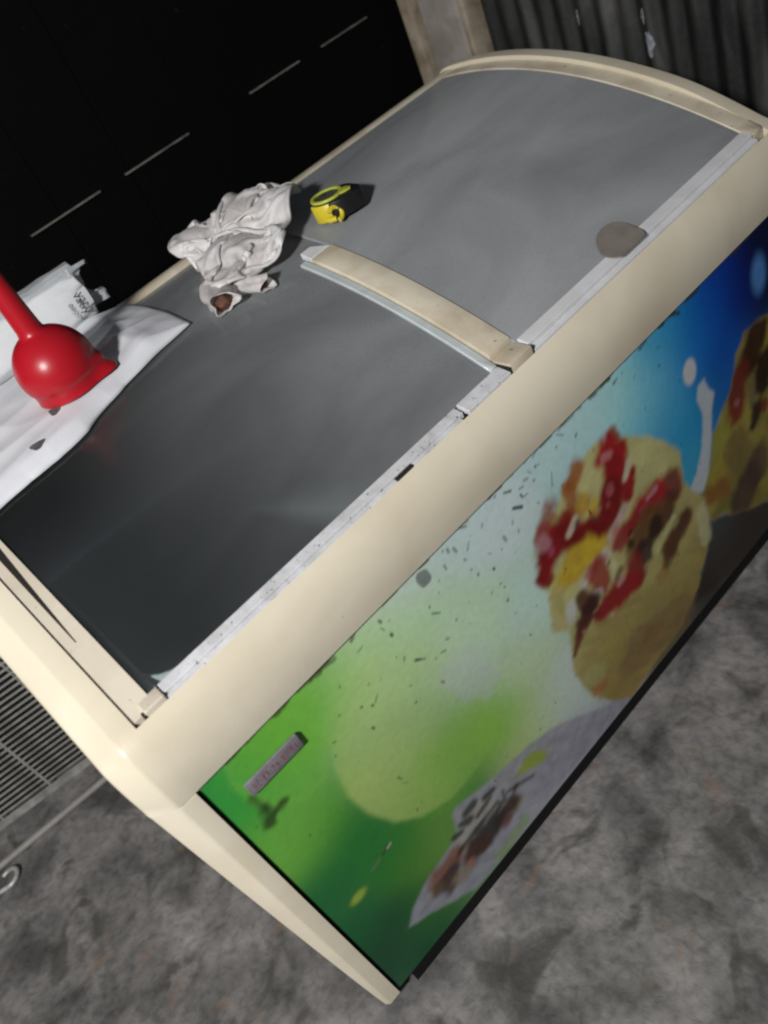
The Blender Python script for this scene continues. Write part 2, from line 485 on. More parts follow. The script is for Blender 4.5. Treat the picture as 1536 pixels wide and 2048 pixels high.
# ================================================================ the chest freezer
FZ = root('chest_freezer', (0.55, 0.33, -B), 'old cream chest freezer with curved sliding glass lids and printed ice cream front', 'freezer')
XE = 1.205                                  # right end of the front panel

# --- apron section (front nose of the top frame)
NOSE = [(-0.0025, 0.6005), (-0.0035, 0.606), (-0.0050, 0.616), (-0.0062, 0.630), (-0.0062, 0.646), (-0.0042, 0.662),
        (0.0000, 0.677), (0.0058, 0.6890), (0.0112, 0.6972), (0.0147, 0.7018), (0.0165, 0.7035)]
EDGE = [(0.0, 0.0), (0.0225, 0.0), (0.0250, 0.0006), (0.0275, 0.0022), (0.0300, 0.0046), (0.0425, 0.0170), (0.0495, 0.0240), (0.0525, 0.0280), (0.0533, 0.0330)]
# --- end caps: outline in (y, z), rounded and chamfered towards the outside
def end_cap(name, outline, xi, sgn, inset, material, drop=0.0):
    """outline swept from xi outward; rings close in towards the outer face"""
    P = [Vector((y, z)) for y, z in outline]
    nn = len(P)
    area = sum(P[i].x * P[(i + 1) % nn].y - P[(i + 1) % nn].x * P[i].y for i in range(nn))
    nor = []
    for i in range(nn):
        d1 = (P[i] - P[i - 1]).normalized(); d2 = (P[(i + 1) % nn] - P[i]).normalized()
        n1 = Vector((d1.y, -d1.x)); n2 = Vector((d2.y, -d2.x))
        m = (n1 + n2)
        m = m.normalized() / max(0.5, math.sqrt(max(0.05, (1 + n1.dot(n2)) / 2)))
        nor.append(m * (1 if area > 0 else -1))
    steps = EDGE
    bmc = bmesh.new()
    rings = []
    for dx, ins in steps:
        s = ins / 0.033 * inset
        ring = []
        for p, m in zip(P, nor):
            q = p - m * s
            if p.y <= outline_floor: q.y = p.y            # keep the flat lower edge flat
            ring.append(bmc.verts.new((xi + sgn * dx, q.x, q.y)))
        rings.append(ring)
    for a, b2 in zip(rings, rings[1:]):
        for k in range(nn):
            bmc.faces.new((a[k], a[(k + 1) % nn], b2[(k + 1) % nn], b2[k]))
    bmc.faces.new(rings[0]); bmc.faces.new(rings[-1])
    return bm_obj(name, bmc, material, FZ, True, 60)

ys = np.linspace(0.032, 0.655, 24)
def cap_outline(lift):
    raw = NOSE + [(float(y), arcz(float(y)) + 0.0022 + lift * min(1.0, (y - 0.032) / 0.12)) for y in ys] + \
          [(0.668, 0.834 + lift), (0.677, 0.826 + lift), (0.680, 0.812 + lift), (0.680, 0.780), (0.680, 0.6005)]
    A = np.array(raw)
    s = np.concatenate([[0], np.cumsum(np.hypot(*np.diff(A, axis=0).T))])
    t = np.linspace(0, s[-1], 150)
    Q = np.stack([np.interp(t, s, A[:, 0]), np.interp(t, s, A[:, 1])], 1)
    for _ in range(6):
        Q[1:-1] = (Q[:-2] + 2 * Q[1:-1] + Q[2:]) / 4
    return [tuple(map(float, q)) for q in Q]
front_part = []
for q in cap_outline(0.0):
    if q[0] > 0.0178: break
    front_part.append(q)
nose = front_part + [(0.0183, 0.7015), (0.0186, 0.6990), (0.0184, 0.680), (0.012, 0.650), (0.002, 0.6005)]
bm_obj('front_apron', extrude_x(nose, 0.0030, XE - 0.0030, 24), 'cream_plastic', FZ, True, 50)
low_out = [(-0.002, 0.0), (-0.002, 0.30), (-0.002, 0.5985), (0.30, 0.5985), (0.680, 0.5985), (0.680, 0.30), (0.680, 0.0), (0.3, 0.0)]
outline_floor = 0.6010
end_cap('end_frame', cap_outline(0.0), 0.003, -1, 0.030, 'cream_plastic')
end_cap('end_frame', cap_outline(0.011), XE - 0.003, 1, 0.030, 'cream_plastic')
def end_post(xi, sgn):
    """corner post and side below the frame: front edge chamfered, narrowing a little to the foot"""
    bmc = bmesh.new()
    secs = []
    nz_ = 12
    for j in range(nz_ + 1):
        t = j / nz_
        z = 0.0 + 0.5985 * t
        g = 0.22 + 0.78 * t ** 0.85                        # the chamfer widens towards the top
        pts = [(dx - 0.003 if dx < 0.0230 else 0.0195 + (dx - 0.0225) * g, -0.0025 + ins * g * 0.030 / 0.033) for dx, ins in EDGE]
        pts[0] = (0.0, pts[0][1])
        xo = pts[-1][0]
        pts += [(xo, 0.650), (xo - 0.02, 0.680), (0.0, 0.680)]
        secs.append([bmc.verts.new((xi + sgn * px, py, z)) for px, py in pts])
    m_ = len(secs[0])
    for a, b2 in zip(secs, secs[1:]):
        for k in range(m_):
            bmc.faces.new((a[k], a[(k + 1) % m_], b2[(k + 1) % m_], b2[k]))
    bmc.faces.new(secs[0]); bmc.faces.new(secs[-1])
    return bm_obj('corner_post', bmc, 'cream_plastic', FZ, True, 40)
end_post(0.0, -1)
end_post(XE, 1)

# --- back rail, cabinet back, liner, base
back = [(0.628, 0.800), (0.628, arcz(0.628) + 0.003), (0.634, arcz(0.634) + 0.007), (0.655, arcz(0.655) + 0.008), (0.668, 0.838), (0.677, 0.830), (0.680, 0.816), (0.680, 0.602), (0.660, 0.602), (0.660, 0.80)]
bm_obj('back_rail', extrude_x(back, 0.0035, XE - 0.0035, 16), 'cream_old', FZ, True, 35)
bm_obj('back_panel', box(0.001, XE - 0.001, 0.660, 0.679, 0.0, 0.600), 'cream_old', FZ)
bm_obj('front_backing', box(0.0005, XE - 0.0005, 0.0085, 0.030, -0.0005, 0.6005), 'dark_seam', FZ)
bm_obj('base_plinth', box(0.03, XE - 0.03, 0.0045, 0.62, -B + 0.001, -0.001), 'black_base', FZ)
def liner():
    bml = bmesh.new()
    x0, x1, y0, y1, z0, z1 = 0.040, XE - 0.040, 0.045, 0.622, 0.10, 0.700
    r = 0.05
    def ring(z, ins):
        pts = []
        for cx, cy, a0 in ((x1 - r, y1 - r, 0), (x0 + r, y1 - r, 90), (x0 + r, y0 + r, 180), (x1 - r, y0 + r, 270)):
            for i in range(7):
                a = math.radians(a0 + i * 15)
                pts.append((cx + (r - ins) * math.cos(a), cy + (r - ins) * math.sin(a), z))
        return [bml.verts.new(p) for p in pts]
    top = [ring(z1, 0), ring(z0 + 0.03, 0), ring(z0 + 0.008, 0.012), ring(z0, 0.03)]
    nn = len(top[0])
    for a, b2 in zip(top, top[1:]):
        for k in range(nn):
            bml.faces.new((a[k], a[(k + 1) % nn], b2[(k + 1) % nn], b2[k]))
    bml.faces.new(top[-1])
    ob = bm_obj('inner_liner', bml, 'liner', FZ, True, 60)
    so = ob.modifiers.new('thickness', 'SOLIDIFY'); so.thickness = 0.004; so.offset = 0
liner()
bm_obj('liner_rim', box(0.034, 0.044, 0.034, 0.62, 0.685, 0.6995), 'liner', FZ)
bm_obj('liner_rim', box(XE - 0.044, XE - 0.034, 0.034, 0.62, 0.685, 0.6995), 'liner', FZ)

# --- front panel with its print
BASE = [(0.002, 0.591, 22, 140, 70), (0.012, 0.575, 27, 162, 64), (0.055, 0.585, 102, 189, 64), (0.138, 0.573, 118, 199, 59), (0.18, 0.589, 135, 205, 86), (0.115, 0.584, 113, 194, 59), (-0.022, 0.44, 97, 178, 54), (-0.006, 0.501, 54, 167, 59), (0.02, 0.431, 129, 194, 81), (0.052, 0.401, 102, 178, 59), (0.088, 0.341, 20, 120, 45), (0.012, 0.304, 20, 110, 55), (0.129, 0.24, 30, 125, 45), (0.064, 0.117, 5, 75, 45), (0.012, 0.098, 5, 75, 45), (0.012, 0.172, 10, 100, 50), (0.076, 0.035, 10, 85, 50), (0.124, 0.086, 60, 130, 40), (0.203, 0.177, 118, 162, 75), (0.247, 0.267, 102, 178, 48), (0.351, 0.254, 140, 199, 64), (0.157, 0.193, 80, 140, 40), (0.265, 0.167, 60, 130, 50), (0.226, 0.554, 196, 238, 149), (0.285, 0.534, 202, 238, 185), (0.242, 0.612, 214, 238, 208), (0.326, 0.612, 220, 238, 232), (0.482, 0.548, 220, 238, 238), (0.462, 0.612, 214, 238, 238), (0.612, 0.611, 202, 238, 238), (0.497, 0.381, 208, 238, 226), (0.386, 0.449, 208, 238, 202), (0.431, 0.305, 202, 226, 185), (0.422, 0.2, 185, 214, 137), (0.469, 0.193, 214, 226, 226), (0.764, 0.57, 173, 238, 238), (0.709, 0.578, 196, 238, 238), (0.809, 0.519, 137, 220, 238), (0.857, 0.555, 54, 162, 221), (0.831, 0.591, 64, 178, 221), (0.847, 0.472, 64, 172, 221), (0.923, 0.508, 21, 129, 216), (0.972, 0.545, 8, 91, 199), (0.892, 0.386, 37, 162, 216), (0.858, 0.309, 54, 167, 205), (0.982, 0.466, 5, 81, 183), (0.963, 0.382, 10, 97, 178), (1.052, 0.528, 8, 30, 130), (0.983, 0.59, 10, 75, 189), (1.106, 0.589, 5, 10, 60), (1.131, 0.513, 4, 8, 50), (1.143, 0.592, 3, 5, 40), (0.916, 0.583, 16, 129, 205), (1.024, 0.597, 5, 30, 130), (0.556, 0.024, 173, 173, 190), (0.451, 0.043, 179, 179, 196), (0.337, 0.054, 173, 173, 185), (0.548, 0.122, 202, 220, 208), (0.338, 0.145, 185, 202, 137), (0.846, 0.005, 60, 55, 50), (0.983, 0.005, 70, 65, 60), (0.731, 0.002, 110, 100, 70)]
DROP = [(0.15, 0.505), (0.129, 0.455), (0.121, 0.399), (0.127, 0.344), (0.148, 0.286), (0.183, 0.246), (0.23, 0.222), (0.273, 0.22), (0.322, 0.227), (0.366, 0.261), (0.38, 0.319), (0.353, 0.422), (0.31, 0.494), (0.262, 0.541), (0.211, 0.551), (0.176, 0.534)]
RING = [(0.042, 0.593), (0.032, 0.561), (0.036, 0.52), (0.052, 0.483), (0.079, 0.46), (0.111, 0.458), (0.14, 0.507), (0.136, 0.556), (0.118, 0.59), (0.083, 0.607)]
GLOB = [(0.318, 0.442), (0.305, 0.401), (0.309, 0.37), (0.321, 0.345), (0.362, 0.316), (0.387, 0.334), (0.386, 0.393), (0.36, 0.436)]
SCOOP = [(0.682, 0.52), (0.735, 0.489), (0.79, 0.447), (0.828, 0.403), (0.847, 0.362), (0.844, 0.306), (0.862, 0.269), (0.885, 0.231), (0.886, 0.171), (0.867, 0.121), (0.826, 0.065), (0.761, 0.025), (0.674, 0.013), (0.596, -0.001), (0.554, 0.046), (0.519, 0.119), (0.509, 0.179), (0.515, 0.23), (0.527, 0.277), (0.511, 0.325), (0.512, 0.373), (0.509, 0.419), (0.533, 0.465), (0.582, 0.492), (0.626, 0.522)]
SCOOPLOW = [(0.619, 0.235), (0.697, 0.188), (0.811, 0.067), (0.761, 0.025), (0.674, 0.013), (0.596, -0.001), (0.554, 0.046), (0.519, 0.119), (0.509, 0.179), (0.538, 0.24)]
RED1 = [(0.716, 0.519), (0.731, 0.486), (0.73, 0.454), (0.731, 0.436), (0.745, 0.426), (0.729, 0.403), (0.698, 0.385), (0.645, 0.383), (0.601, 0.394), (0.563, 0.406), (0.538, 0.4), (0.521, 0.386), (0.508, 0.402), (0.504, 0.424), (0.519, 0.47), (0.545, 0.503), (0.567, 0.503), (0.574, 0.485), (0.591, 0.473), (0.607, 0.441), (0.63, 0.423), (0.648, 0.416), (0.666, 0.439), (0.67, 0.467), (0.662, 0.496), (0.678, 0.521)]
ORANGE = [(0.618, 0.535), (0.645, 0.526), (0.649, 0.509), (0.623, 0.497), (0.616, 0.465), (0.601, 0.455), (0.592, 0.482), (0.602, 0.515)]
BROWNTOP = [(0.706, 0.523), (0.728, 0.504), (0.727, 0.482), (0.705, 0.487), (0.695, 0.509)]
RED2 = [(0.84, 0.321), (0.801, 0.353), (0.773, 0.361), (0.74, 0.368), (0.713, 0.345), (0.688, 0.347), (0.657, 0.356), (0.652, 0.333), (0.67, 0.31), (0.701, 0.307), (0.745, 0.299), (0.798, 0.294), (0.833, 0.295)]
RED3 = [(0.709, 0.248), (0.682, 0.269), (0.634, 0.279), (0.6, 0.325), (0.578, 0.315), (0.556, 0.304), (0.552, 0.261), (0.518, 0.227), (0.521, 0.204), (0.557, 0.224), (0.588, 0.221), (0.638, 0.214), (0.69, 0.208)]
CHUNK = [(0.823, 0.309), (0.798, 0.294), (0.762, 0.31), (0.714, 0.328), (0.69, 0.313), (0.69, 0.273), (0.713, 0.238), (0.752, 0.229), (0.784, 0.244), (0.819, 0.269)]
BAR = [(0.82, 0.259), (0.844, 0.228), (0.827, 0.203), (0.793, 0.188), (0.755, 0.178), (0.745, 0.194), (0.768, 0.225), (0.795, 0.245)]
DARKC = [(0.569, 0.307), (0.6, 0.291), (0.614, 0.259), (0.574, 0.254), (0.546, 0.244), (0.518, 0.22), (0.543, 0.271)]
YELLOW = [(0.558, 0.401), (0.6, 0.39), (0.643, 0.359), (0.651, 0.329), (0.624, 0.323), (0.576, 0.327), (0.553, 0.329), (0.535, 0.371)]
SCOOP2 = [(1.132, 0.428), (1.089, 0.445), (1.054, 0.449), (1.027, 0.425), (0.995, 0.375), (0.965, 0.353), (0.939, 0.333), (0.916, 0.282), (0.877, 0.244), (0.884, 0.179), (0.946, 0.139), (1.073, 0.054)]
TOP2 = [(1.131, 0.424), (1.092, 0.439), (1.055, 0.438), (1.028, 0.41), (0.99, 0.369), (0.97, 0.326), (0.999, 0.305), (1.032, 0.316), (1.033, 0.261), (1.053, 0.24), (1.108, 0.279)]
RED4 = [(0.992, 0.378), (1.031, 0.369), (1.034, 0.325), (0.999, 0.305), (0.97, 0.326)]
UNDER2 = [(0.884, 0.176), (0.954, 0.138), (1.074, 0.06), (1.061, -0.022), (0.926, 0.002), (0.803, 0.035), (0.836, 0.074), (0.867, 0.121)]
STEM = [(0.918, 0.444), (0.937, 0.445), (0.943, 0.42), (0.954, 0.402), (0.943, 0.375), (0.928, 0.326), (0.908, 0.273), (0.886, 0.248), (0.859, 0.26), (0.85, 0.279), (0.879, 0.295), (0.902, 0.332), (0.918, 0.386), (0.91, 0.421)]
SWOOSH = [(0.071, 0.089), (0.094, 0.116), (0.127, 0.131), (0.166, 0.14), (0.193, 0.144), (0.209, 0.155), (0.218, 0.192), (0.23, 0.199), (0.261, 0.185), (0.31, 0.171), (0.363, 0.16), (0.416, 0.145), (0.475, 0.107), (0.529, 0.061), (0.573, 0.032), (0.606, -0.003), (0.506, 0.005), (0.437, 0.006), (0.363, 0.014), (0.327, 0.04), (0.283, 0.03), (0.236, 0.006), (0.184, 0.008), (0.138, 0.043), (0.104, 0.069), (0.082, 0.079)]
CHOC = [(0.125, 0.094), (0.142, 0.117), (0.173, 0.132), (0.191, 0.112), (0.189, 0.091), (0.217, 0.103), (0.266, 0.099), (0.308, 0.094), (0.317, 0.078), (0.292, 0.057), (0.25, 0.062), (0.219, 0.059), (0.201, 0.057), (0.186, 0.08), (0.16, 0.065), (0.142, 0.079)]
LENS = [(0.36, 0.14), (0.383, 0.136), (0.406, 0.104), (0.393, 0.092), (0.365, 0.108), (0.332, 0.128), (0.348, 0.132)]
STRIPES = [[(0.203, 0.151), (0.218, 0.14), (0.24, 0.141), (0.29, 0.151)], [(0.217, 0.161), (0.236, 0.155), (0.257, 0.166)], [(0.203, 0.12), (0.247, 0.119), (0.288, 0.121)], [(0.219, 0.102), (0.254, 0.11), (0.296, 0.108)], [(0.305, 0.128), (0.328, 0.107), (0.364, 0.091)], [(0.293, 0.146), (0.276, 0.158), (0.263, 0.165)], [(0.312, 0.103), (0.326, 0.102), (0.33, 0.111)]]
SPOTS = [(0.352, 0.576, 0.359)]
DABS_SCOOP = [(0.717, 0.51, 0.719, 0.486, 0.0117, 0.0132, 150, 90, 42, 0.9), (0.705, 0.501, 0.684, 0.484, 0.017, 0.0238, 165, 30, 30, 1), (0.718, 0.473, 0.712, 0.447, 0.0188, 0.0188, 168, 28, 30, 1), (0.7, 0.458, 0.703, 0.418, 0.0231, 0.0265, 150, 22, 25, 1), (0.736, 0.423, 0.715, 0.396, 0.0083, 0.0146, 150, 26, 28, 1), (0.68, 0.428, 0.673, 0.397, 0.0261, 0.0298, 124, 17, 17, 1), (0.635, 0.516, 0.617, 0.5, 0.0157, 0.0157, 170, 98, 50, 0.9), (0.611, 0.5, 0.608, 0.462, 0.0143, 0.0137, 160, 92, 45, 0.85), (0.655, 0.472, 0.644, 0.46, 0.0229, 0.024, 204, 200, 138, 1), (0.629, 0.453, 0.628, 0.449, 0.0184, 0.0184, 190, 150, 52, 0.9), (0.649, 0.44, 0.634, 0.423, 0.0075, 0.0094, 208, 175, 64, 0.95), (0.567, 0.498, 0.548, 0.474, 0.0153, 0.0186, 150, 78, 40, 0.85), (0.589, 0.465, 0.567, 0.448, 0.0149, 0.0213, 134, 26, 22, 0.95), (0.544, 0.471, 0.548, 0.445, 0.0178, 0.017, 150, 60, 55, 0.85), (0.566, 0.444, 0.643, 0.386, 0.0258, 0.0251, 130, 15, 15, 1), (0.542, 0.436, 0.521, 0.413, 0.0278, 0.0182, 134, 19, 24, 1), (0.508, 0.412, 0.524, 0.393, 0.008, 0.0123, 130, 16, 18, 0.95), (0.592, 0.403, 0.635, 0.383, 0.0194, 0.0198, 116, 12, 12, 0.9), (0.686, 0.49, 0.7, 0.485, 0.0072, 0.0071, 208, 135, 140, 0.7), (0.733, 0.442, 0.718, 0.423, 0.0079, 0.0061, 208, 198, 172, 0.95), (0.682, 0.434, 0.682, 0.43, 0.0085, 0.0085, 192, 104, 108, 0.6), (0.671, 0.412, 0.671, 0.411, 0.0051, 0.0051, 190, 90, 95, 0.6), (0.537, 0.458, 0.543, 0.45, 0.0137, 0.0106, 196, 148, 155, 0.6), (0.546, 0.435, 0.546, 0.432, 0.0072, 0.0072, 190, 90, 120, 0.6), (0.605, 0.443, 0.585, 0.431, 0.0067, 0.0061, 206, 192, 172, 0.95), (0.607, 0.437, 0.601, 0.429, 0.0042, 0.0025, 92, 62, 72, 0.8), (0.586, 0.378, 0.632, 0.356, 0.029, 0.0192, 206, 176, 48, 1), (0.568, 0.373, 0.547, 0.372, 0.0274, 0.0186, 200, 168, 52, 1), (0.526, 0.359, 0.517, 0.305, 0.0153, 0.0157, 188, 176, 112, 0.85), (0.699, 0.376, 0.658, 0.355, 0.0094, 0.0075, 198, 172, 162, 0.95), (0.672, 0.353, 0.664, 0.332, 0.0108, 0.0098, 192, 122, 112, 0.8), (0.811, 0.333, 0.818, 0.305, 0.0242, 0.0234, 122, 54, 44, 0.95), (0.774, 0.343, 0.741, 0.339, 0.022, 0.0289, 168, 29, 39, 1), (0.782, 0.325, 0.775, 0.32, 0.0206, 0.0206, 165, 26, 36, 0.9), (0.72, 0.336, 0.694, 0.332, 0.0206, 0.0173, 152, 36, 36, 1), (0.681, 0.333, 0.672, 0.325, 0.0184, 0.0137, 150, 52, 46, 0.9), (0.775, 0.352, 0.753, 0.35, 0.0061, 0.0051, 188, 142, 148, 0.75), (0.741, 0.337, 0.735, 0.34, 0.008, 0.0072, 195, 80, 85, 0.6), (0.798, 0.299, 0.78, 0.274, 0.022, 0.0271, 86, 46, 26, 0.95), (0.744, 0.302, 0.713, 0.293, 0.0361, 0.0314, 106, 69, 32, 0.95), (0.753, 0.284, 0.751, 0.281, 0.0206, 0.0188, 40, 20, 12, 0.9), (0.716, 0.269, 0.718, 0.252, 0.0216, 0.0184, 46, 23, 32, 0.9), (0.699, 0.326, 0.7, 0.325, 0.0061, 0.0063, 42, 20, 15, 0.85), (0.696, 0.304, 0.696, 0.302, 0.0077, 0.0077, 60, 32, 15, 0.85), (0.799, 0.263, 0.748, 0.243, 0.009, 0.0112, 196, 194, 134, 0.85), (0.826, 0.237, 0.782, 0.216, 0.02, 0.0234, 82, 35, 18, 0.95), (0.773, 0.212, 0.76, 0.19, 0.0195, 0.0132, 92, 56, 26, 0.85), (0.747, 0.174, 0.737, 0.179, 0.0155, 0.0135, 166, 122, 52, 0.6), (0.635, 0.335, 0.635, 0.331, 0.0137, 0.0122, 208, 203, 188, 0.9), (0.62, 0.339, 0.598, 0.333, 0.0123, 0.0145, 188, 124, 114, 0.85), (0.643, 0.309, 0.648, 0.279, 0.0119, 0.0102, 205, 204, 150, 0.9), (0.642, 0.316, 0.637, 0.312, 0.0043, 0.0034, 60, 50, 36, 0.8), (0.614, 0.323, 0.618, 0.295, 0.0231, 0.02, 152, 52, 44, 0.9), (0.657, 0.28, 0.648, 0.274, 0.0077, 0.0077, 86, 62, 44, 0.75), (0.689, 0.262, 0.689, 0.234, 0.0216, 0.022, 132, 29, 27, 0.95), (0.672, 0.232, 0.639, 0.238, 0.0243, 0.0278, 152, 27, 29, 1), (0.62, 0.243, 0.594, 0.246, 0.0198, 0.0182, 142, 31, 27, 1), (0.58, 0.326, 0.58, 0.324, 0.0096, 0.0094, 206, 200, 190, 0.85), (0.606, 0.281, 0.592, 0.293, 0.0065, 0.0057, 202, 188, 178, 0.85), (0.659, 0.26, 0.649, 0.257, 0.0067, 0.0061, 196, 146, 138, 0.8), (0.569, 0.307, 0.578, 0.276, 0.0137, 0.02, 74, 23, 19, 0.9), (0.582, 0.271, 0.561, 0.266, 0.0213, 0.017, 56, 15, 14, 0.9), (0.591, 0.258, 0.583, 0.258, 0.0043, 0.0034, 180, 120, 110, 0.7), (0.561, 0.257, 0.544, 0.249, 0.0153, 0.0122, 84, 30, 21, 0.9), (0.551, 0.244, 0.551, 0.242, 0.0043, 0.0043, 190, 150, 140, 0.6), (0.539, 0.243, 0.521, 0.224, 0.0102, 0.0053, 98, 36, 23, 0.9), (0.543, 0.314, 0.54, 0.293, 0.011, 0.0106, 205, 208, 203, 0.85), (0.871, 0.214, 0.871, 0.149, 0.0154, 0.0158, 206, 206, 165, 0.6), (0.692, 0.13, 0.786, 0.116, 0.0628, 0.0568, 160, 150, 88, 0.45), (0.641, 0.088, 0.769, 0.052, 0.0465, 0.0401, 124, 96, 66, 0.55), (0.54, 0.115, 0.55, 0.102, 0.0151, 0.0134, 168, 106, 54, 0.7), (0.587, 0.146, 0.606, 0.138, 0.0351, 0.0318, 168, 152, 76, 0.5), (0.538, 0.148, 0.546, 0.131, 0.0228, 0.0197, 176, 180, 120, 0.5), (0.68, 0.09, 0.702, 0.084, 0.0206, 0.0173, 136, 96, 50, 0.5), (0.616, 0.216, 0.616, 0.215, 0.0047, 0.0043, 205, 180, 160, 0.7)]
DABS_FAR = [(1.06, 0.439, 1.01, 0.409, 0.0074, 0.0069, 160, 140, 98, 0.6), (1.094, 0.435, 1.096, 0.432, 0.0171, 0.0157, 158, 142, 86, 0.8), (1.082, 0.418, 1.06, 0.393, 0.0356, 0.0305, 62, 34, 22, 0.95), (1.1, 0.358, 1.085, 0.326, 0.0273, 0.0255, 38, 20, 16, 0.95), (1.028, 0.387, 1.013, 0.356, 0.0236, 0.0265, 112, 41, 33, 0.95), (1.006, 0.324, 0.983, 0.321, 0.0222, 0.0176, 128, 39, 29, 0.95), (1.009, 0.34, 1.011, 0.338, 0.0074, 0.0069, 152, 112, 112, 0.7), (1.056, 0.348, 1.053, 0.306, 0.0112, 0.0106, 122, 107, 78, 0.8), (1.063, 0.28, 1.045, 0.261, 0.0218, 0.0123, 48, 26, 18, 0.95), (1.086, 0.275, 1.087, 0.27, 0.0119, 0.012, 122, 46, 36, 0.9), (0.96, 0.317, 0.94, 0.268, 0.0269, 0.0263, 158, 158, 66, 0.7), (0.935, 0.246, 0.93, 0.243, 0.0278, 0.0249, 164, 144, 54, 0.7), (0.936, 0.207, 0.902, 0.22, 0.0231, 0.0176, 144, 92, 42, 0.85), (0.993, 0.257, 1.013, 0.189, 0.0379, 0.0401, 122, 102, 58, 0.7), (1.049, 0.175, 1.042, 0.16, 0.0358, 0.036, 82, 56, 46, 0.8), (1.005, 0.149, 0.994, 0.141, 0.0465, 0.0415, 72, 51, 46, 0.85), (0.982, 0.38, 0.947, 0.337, 0.0055, 0.0047, 190, 184, 166, 0.5)]
DABS_DESSERT = [(0.271, 0.135, 0.213, 0.131, 0.0222, 0.0203, 166, 162, 148, 0.6), (0.318, 0.076, 0.311, 0.073, 0.0129, 0.0139, 138, 122, 86, 0.8), (0.307, 0.081, 0.28, 0.083, 0.0195, 0.0217, 62, 43, 31, 0.95), (0.269, 0.088, 0.23, 0.084, 0.0264, 0.0277, 46, 39, 35, 0.95), (0.224, 0.081, 0.206, 0.074, 0.025, 0.0172, 74, 47, 40, 0.95), (0.289, 0.066, 0.284, 0.063, 0.0135, 0.0122, 106, 58, 48, 0.8), (0.203, 0.068, 0.203, 0.061, 0.0099, 0.0091, 158, 106, 100, 0.8), (0.184, 0.114, 0.151, 0.109, 0.022, 0.024, 132, 84, 66, 0.9), (0.167, 0.094, 0.167, 0.091, 0.0172, 0.0172, 56, 41, 49, 0.9), (0.149, 0.087, 0.155, 0.069, 0.0173, 0.0138, 78, 57, 44, 0.9), (0.136, 0.094, 0.135, 0.094, 0.0129, 0.0118, 104, 86, 62, 0.85), (0.181, 0.064, 0.185, 0.061, 0.0186, 0.0169, 140, 124, 102, 0.7), (0.255, 0.169, 0.236, 0.168, 0.0078, 0.0078, 58, 62, 54, 0.9), (0.236, 0.149, 0.22, 0.159, 0.0078, 0.0061, 58, 62, 52, 0.9), (0.215, 0.144, 0.203, 0.149, 0.0061, 0.0072, 52, 54, 46, 0.9), (0.292, 0.152, 0.275, 0.156, 0.0065, 0.0061, 48, 44, 50, 0.9), (0.283, 0.145, 0.25, 0.138, 0.0055, 0.0044, 60, 60, 50, 0.85), (0.289, 0.121, 0.251, 0.118, 0.0044, 0.0055, 60, 60, 50, 0.85), (0.251, 0.118, 0.201, 0.115, 0.0051, 0.0048, 60, 60, 50, 0.85), (0.292, 0.111, 0.281, 0.102, 0.0057, 0.0048, 56, 54, 46, 0.85), (0.201, 0.115, 0.19, 0.108, 0.004, 0.0029, 50, 48, 42, 0.85), (0.305, 0.129, 0.3, 0.105, 0.0044, 0.004, 70, 74, 62, 0.8), (0.313, 0.117, 0.331, 0.108, 0.0034, 0.0044, 50, 50, 46, 0.85), (0.331, 0.108, 0.363, 0.09, 0.0044, 0.0034, 66, 66, 66, 0.8), (0.33, 0.11, 0.323, 0.105, 0.0044, 0.0048, 54, 50, 46, 0.85), (0.31, 0.021, 0.254, 0.014, 0.0186, 0.0152, 126, 156, 66, 0.5)]

def sd_poly(U, V, pts):
    """signed distance to a polygon, negative inside"""
    d = np.full(U.shape, 1e9)
    inside = np.zeros(U.shape, bool)
    nn = len(pts)
    for i in range(nn):
        x1, y1 = pts[i]; x2, y2 = pts[(i + 1) % nn]
        ex, ey = x2 - x1, y2 - y1
        L2 = ex * ex + ey * ey + 1e-12
        t = np.clip(((U - x1) * ex + (V - y1) * ey) / L2, 0, 1)
        d = np.minimum(d, np.hypot(U - x1 - t * ex, V - y1 - t * ey))
        cond = (y1 > V) != (y2 > V)
        with np.errstate(divide='ignore', invalid='ignore'):
            xi = (x2 - x1) * (V - y1) / (y2 - y1 + 1e-15) + x1
        inside ^= cond & (U < xi)
    return np.where(inside, -d, d)

def sd_line(U, V, pts):
    d = np.full(U.shape, 1e9)
    for (x1, y1), (x2, y2) in zip(pts, pts[1:]):
        ex, ey = x2 - x1, y2 - y1
        t = np.clip(((U - x1) * ex + (V - y1) * ey) / (ex * ex + ey * ey + 1e-12), 0, 1)
        d = np.minimum(d, np.hypot(U - x1 - t * ex, V - y1 - t * ey))
    return d

def vnoise(U, V, s, seed):
    """smooth value noise"""
    r = np.random.RandomState(seed)
    G = r.rand(256, 256)
    a, b_ = U * s, V * s
    i, j = np.floor(a).astype(int), np.floor(b_).astype(int)
    fa, fb = a - i, b_ - j
    fa = fa * fa * (3 - 2 * fa); fb = fb * fb * (3 - 2 * fb)
    g = lambda p, q: G[p % 256, q % 256]
    return (g(i, j) * (1 - fa) + g(i + 1, j) * fa) * (1 - fb) + (g(i, j + 1) * (1 - fa) + g(i + 1, j + 1) * fa) * fb

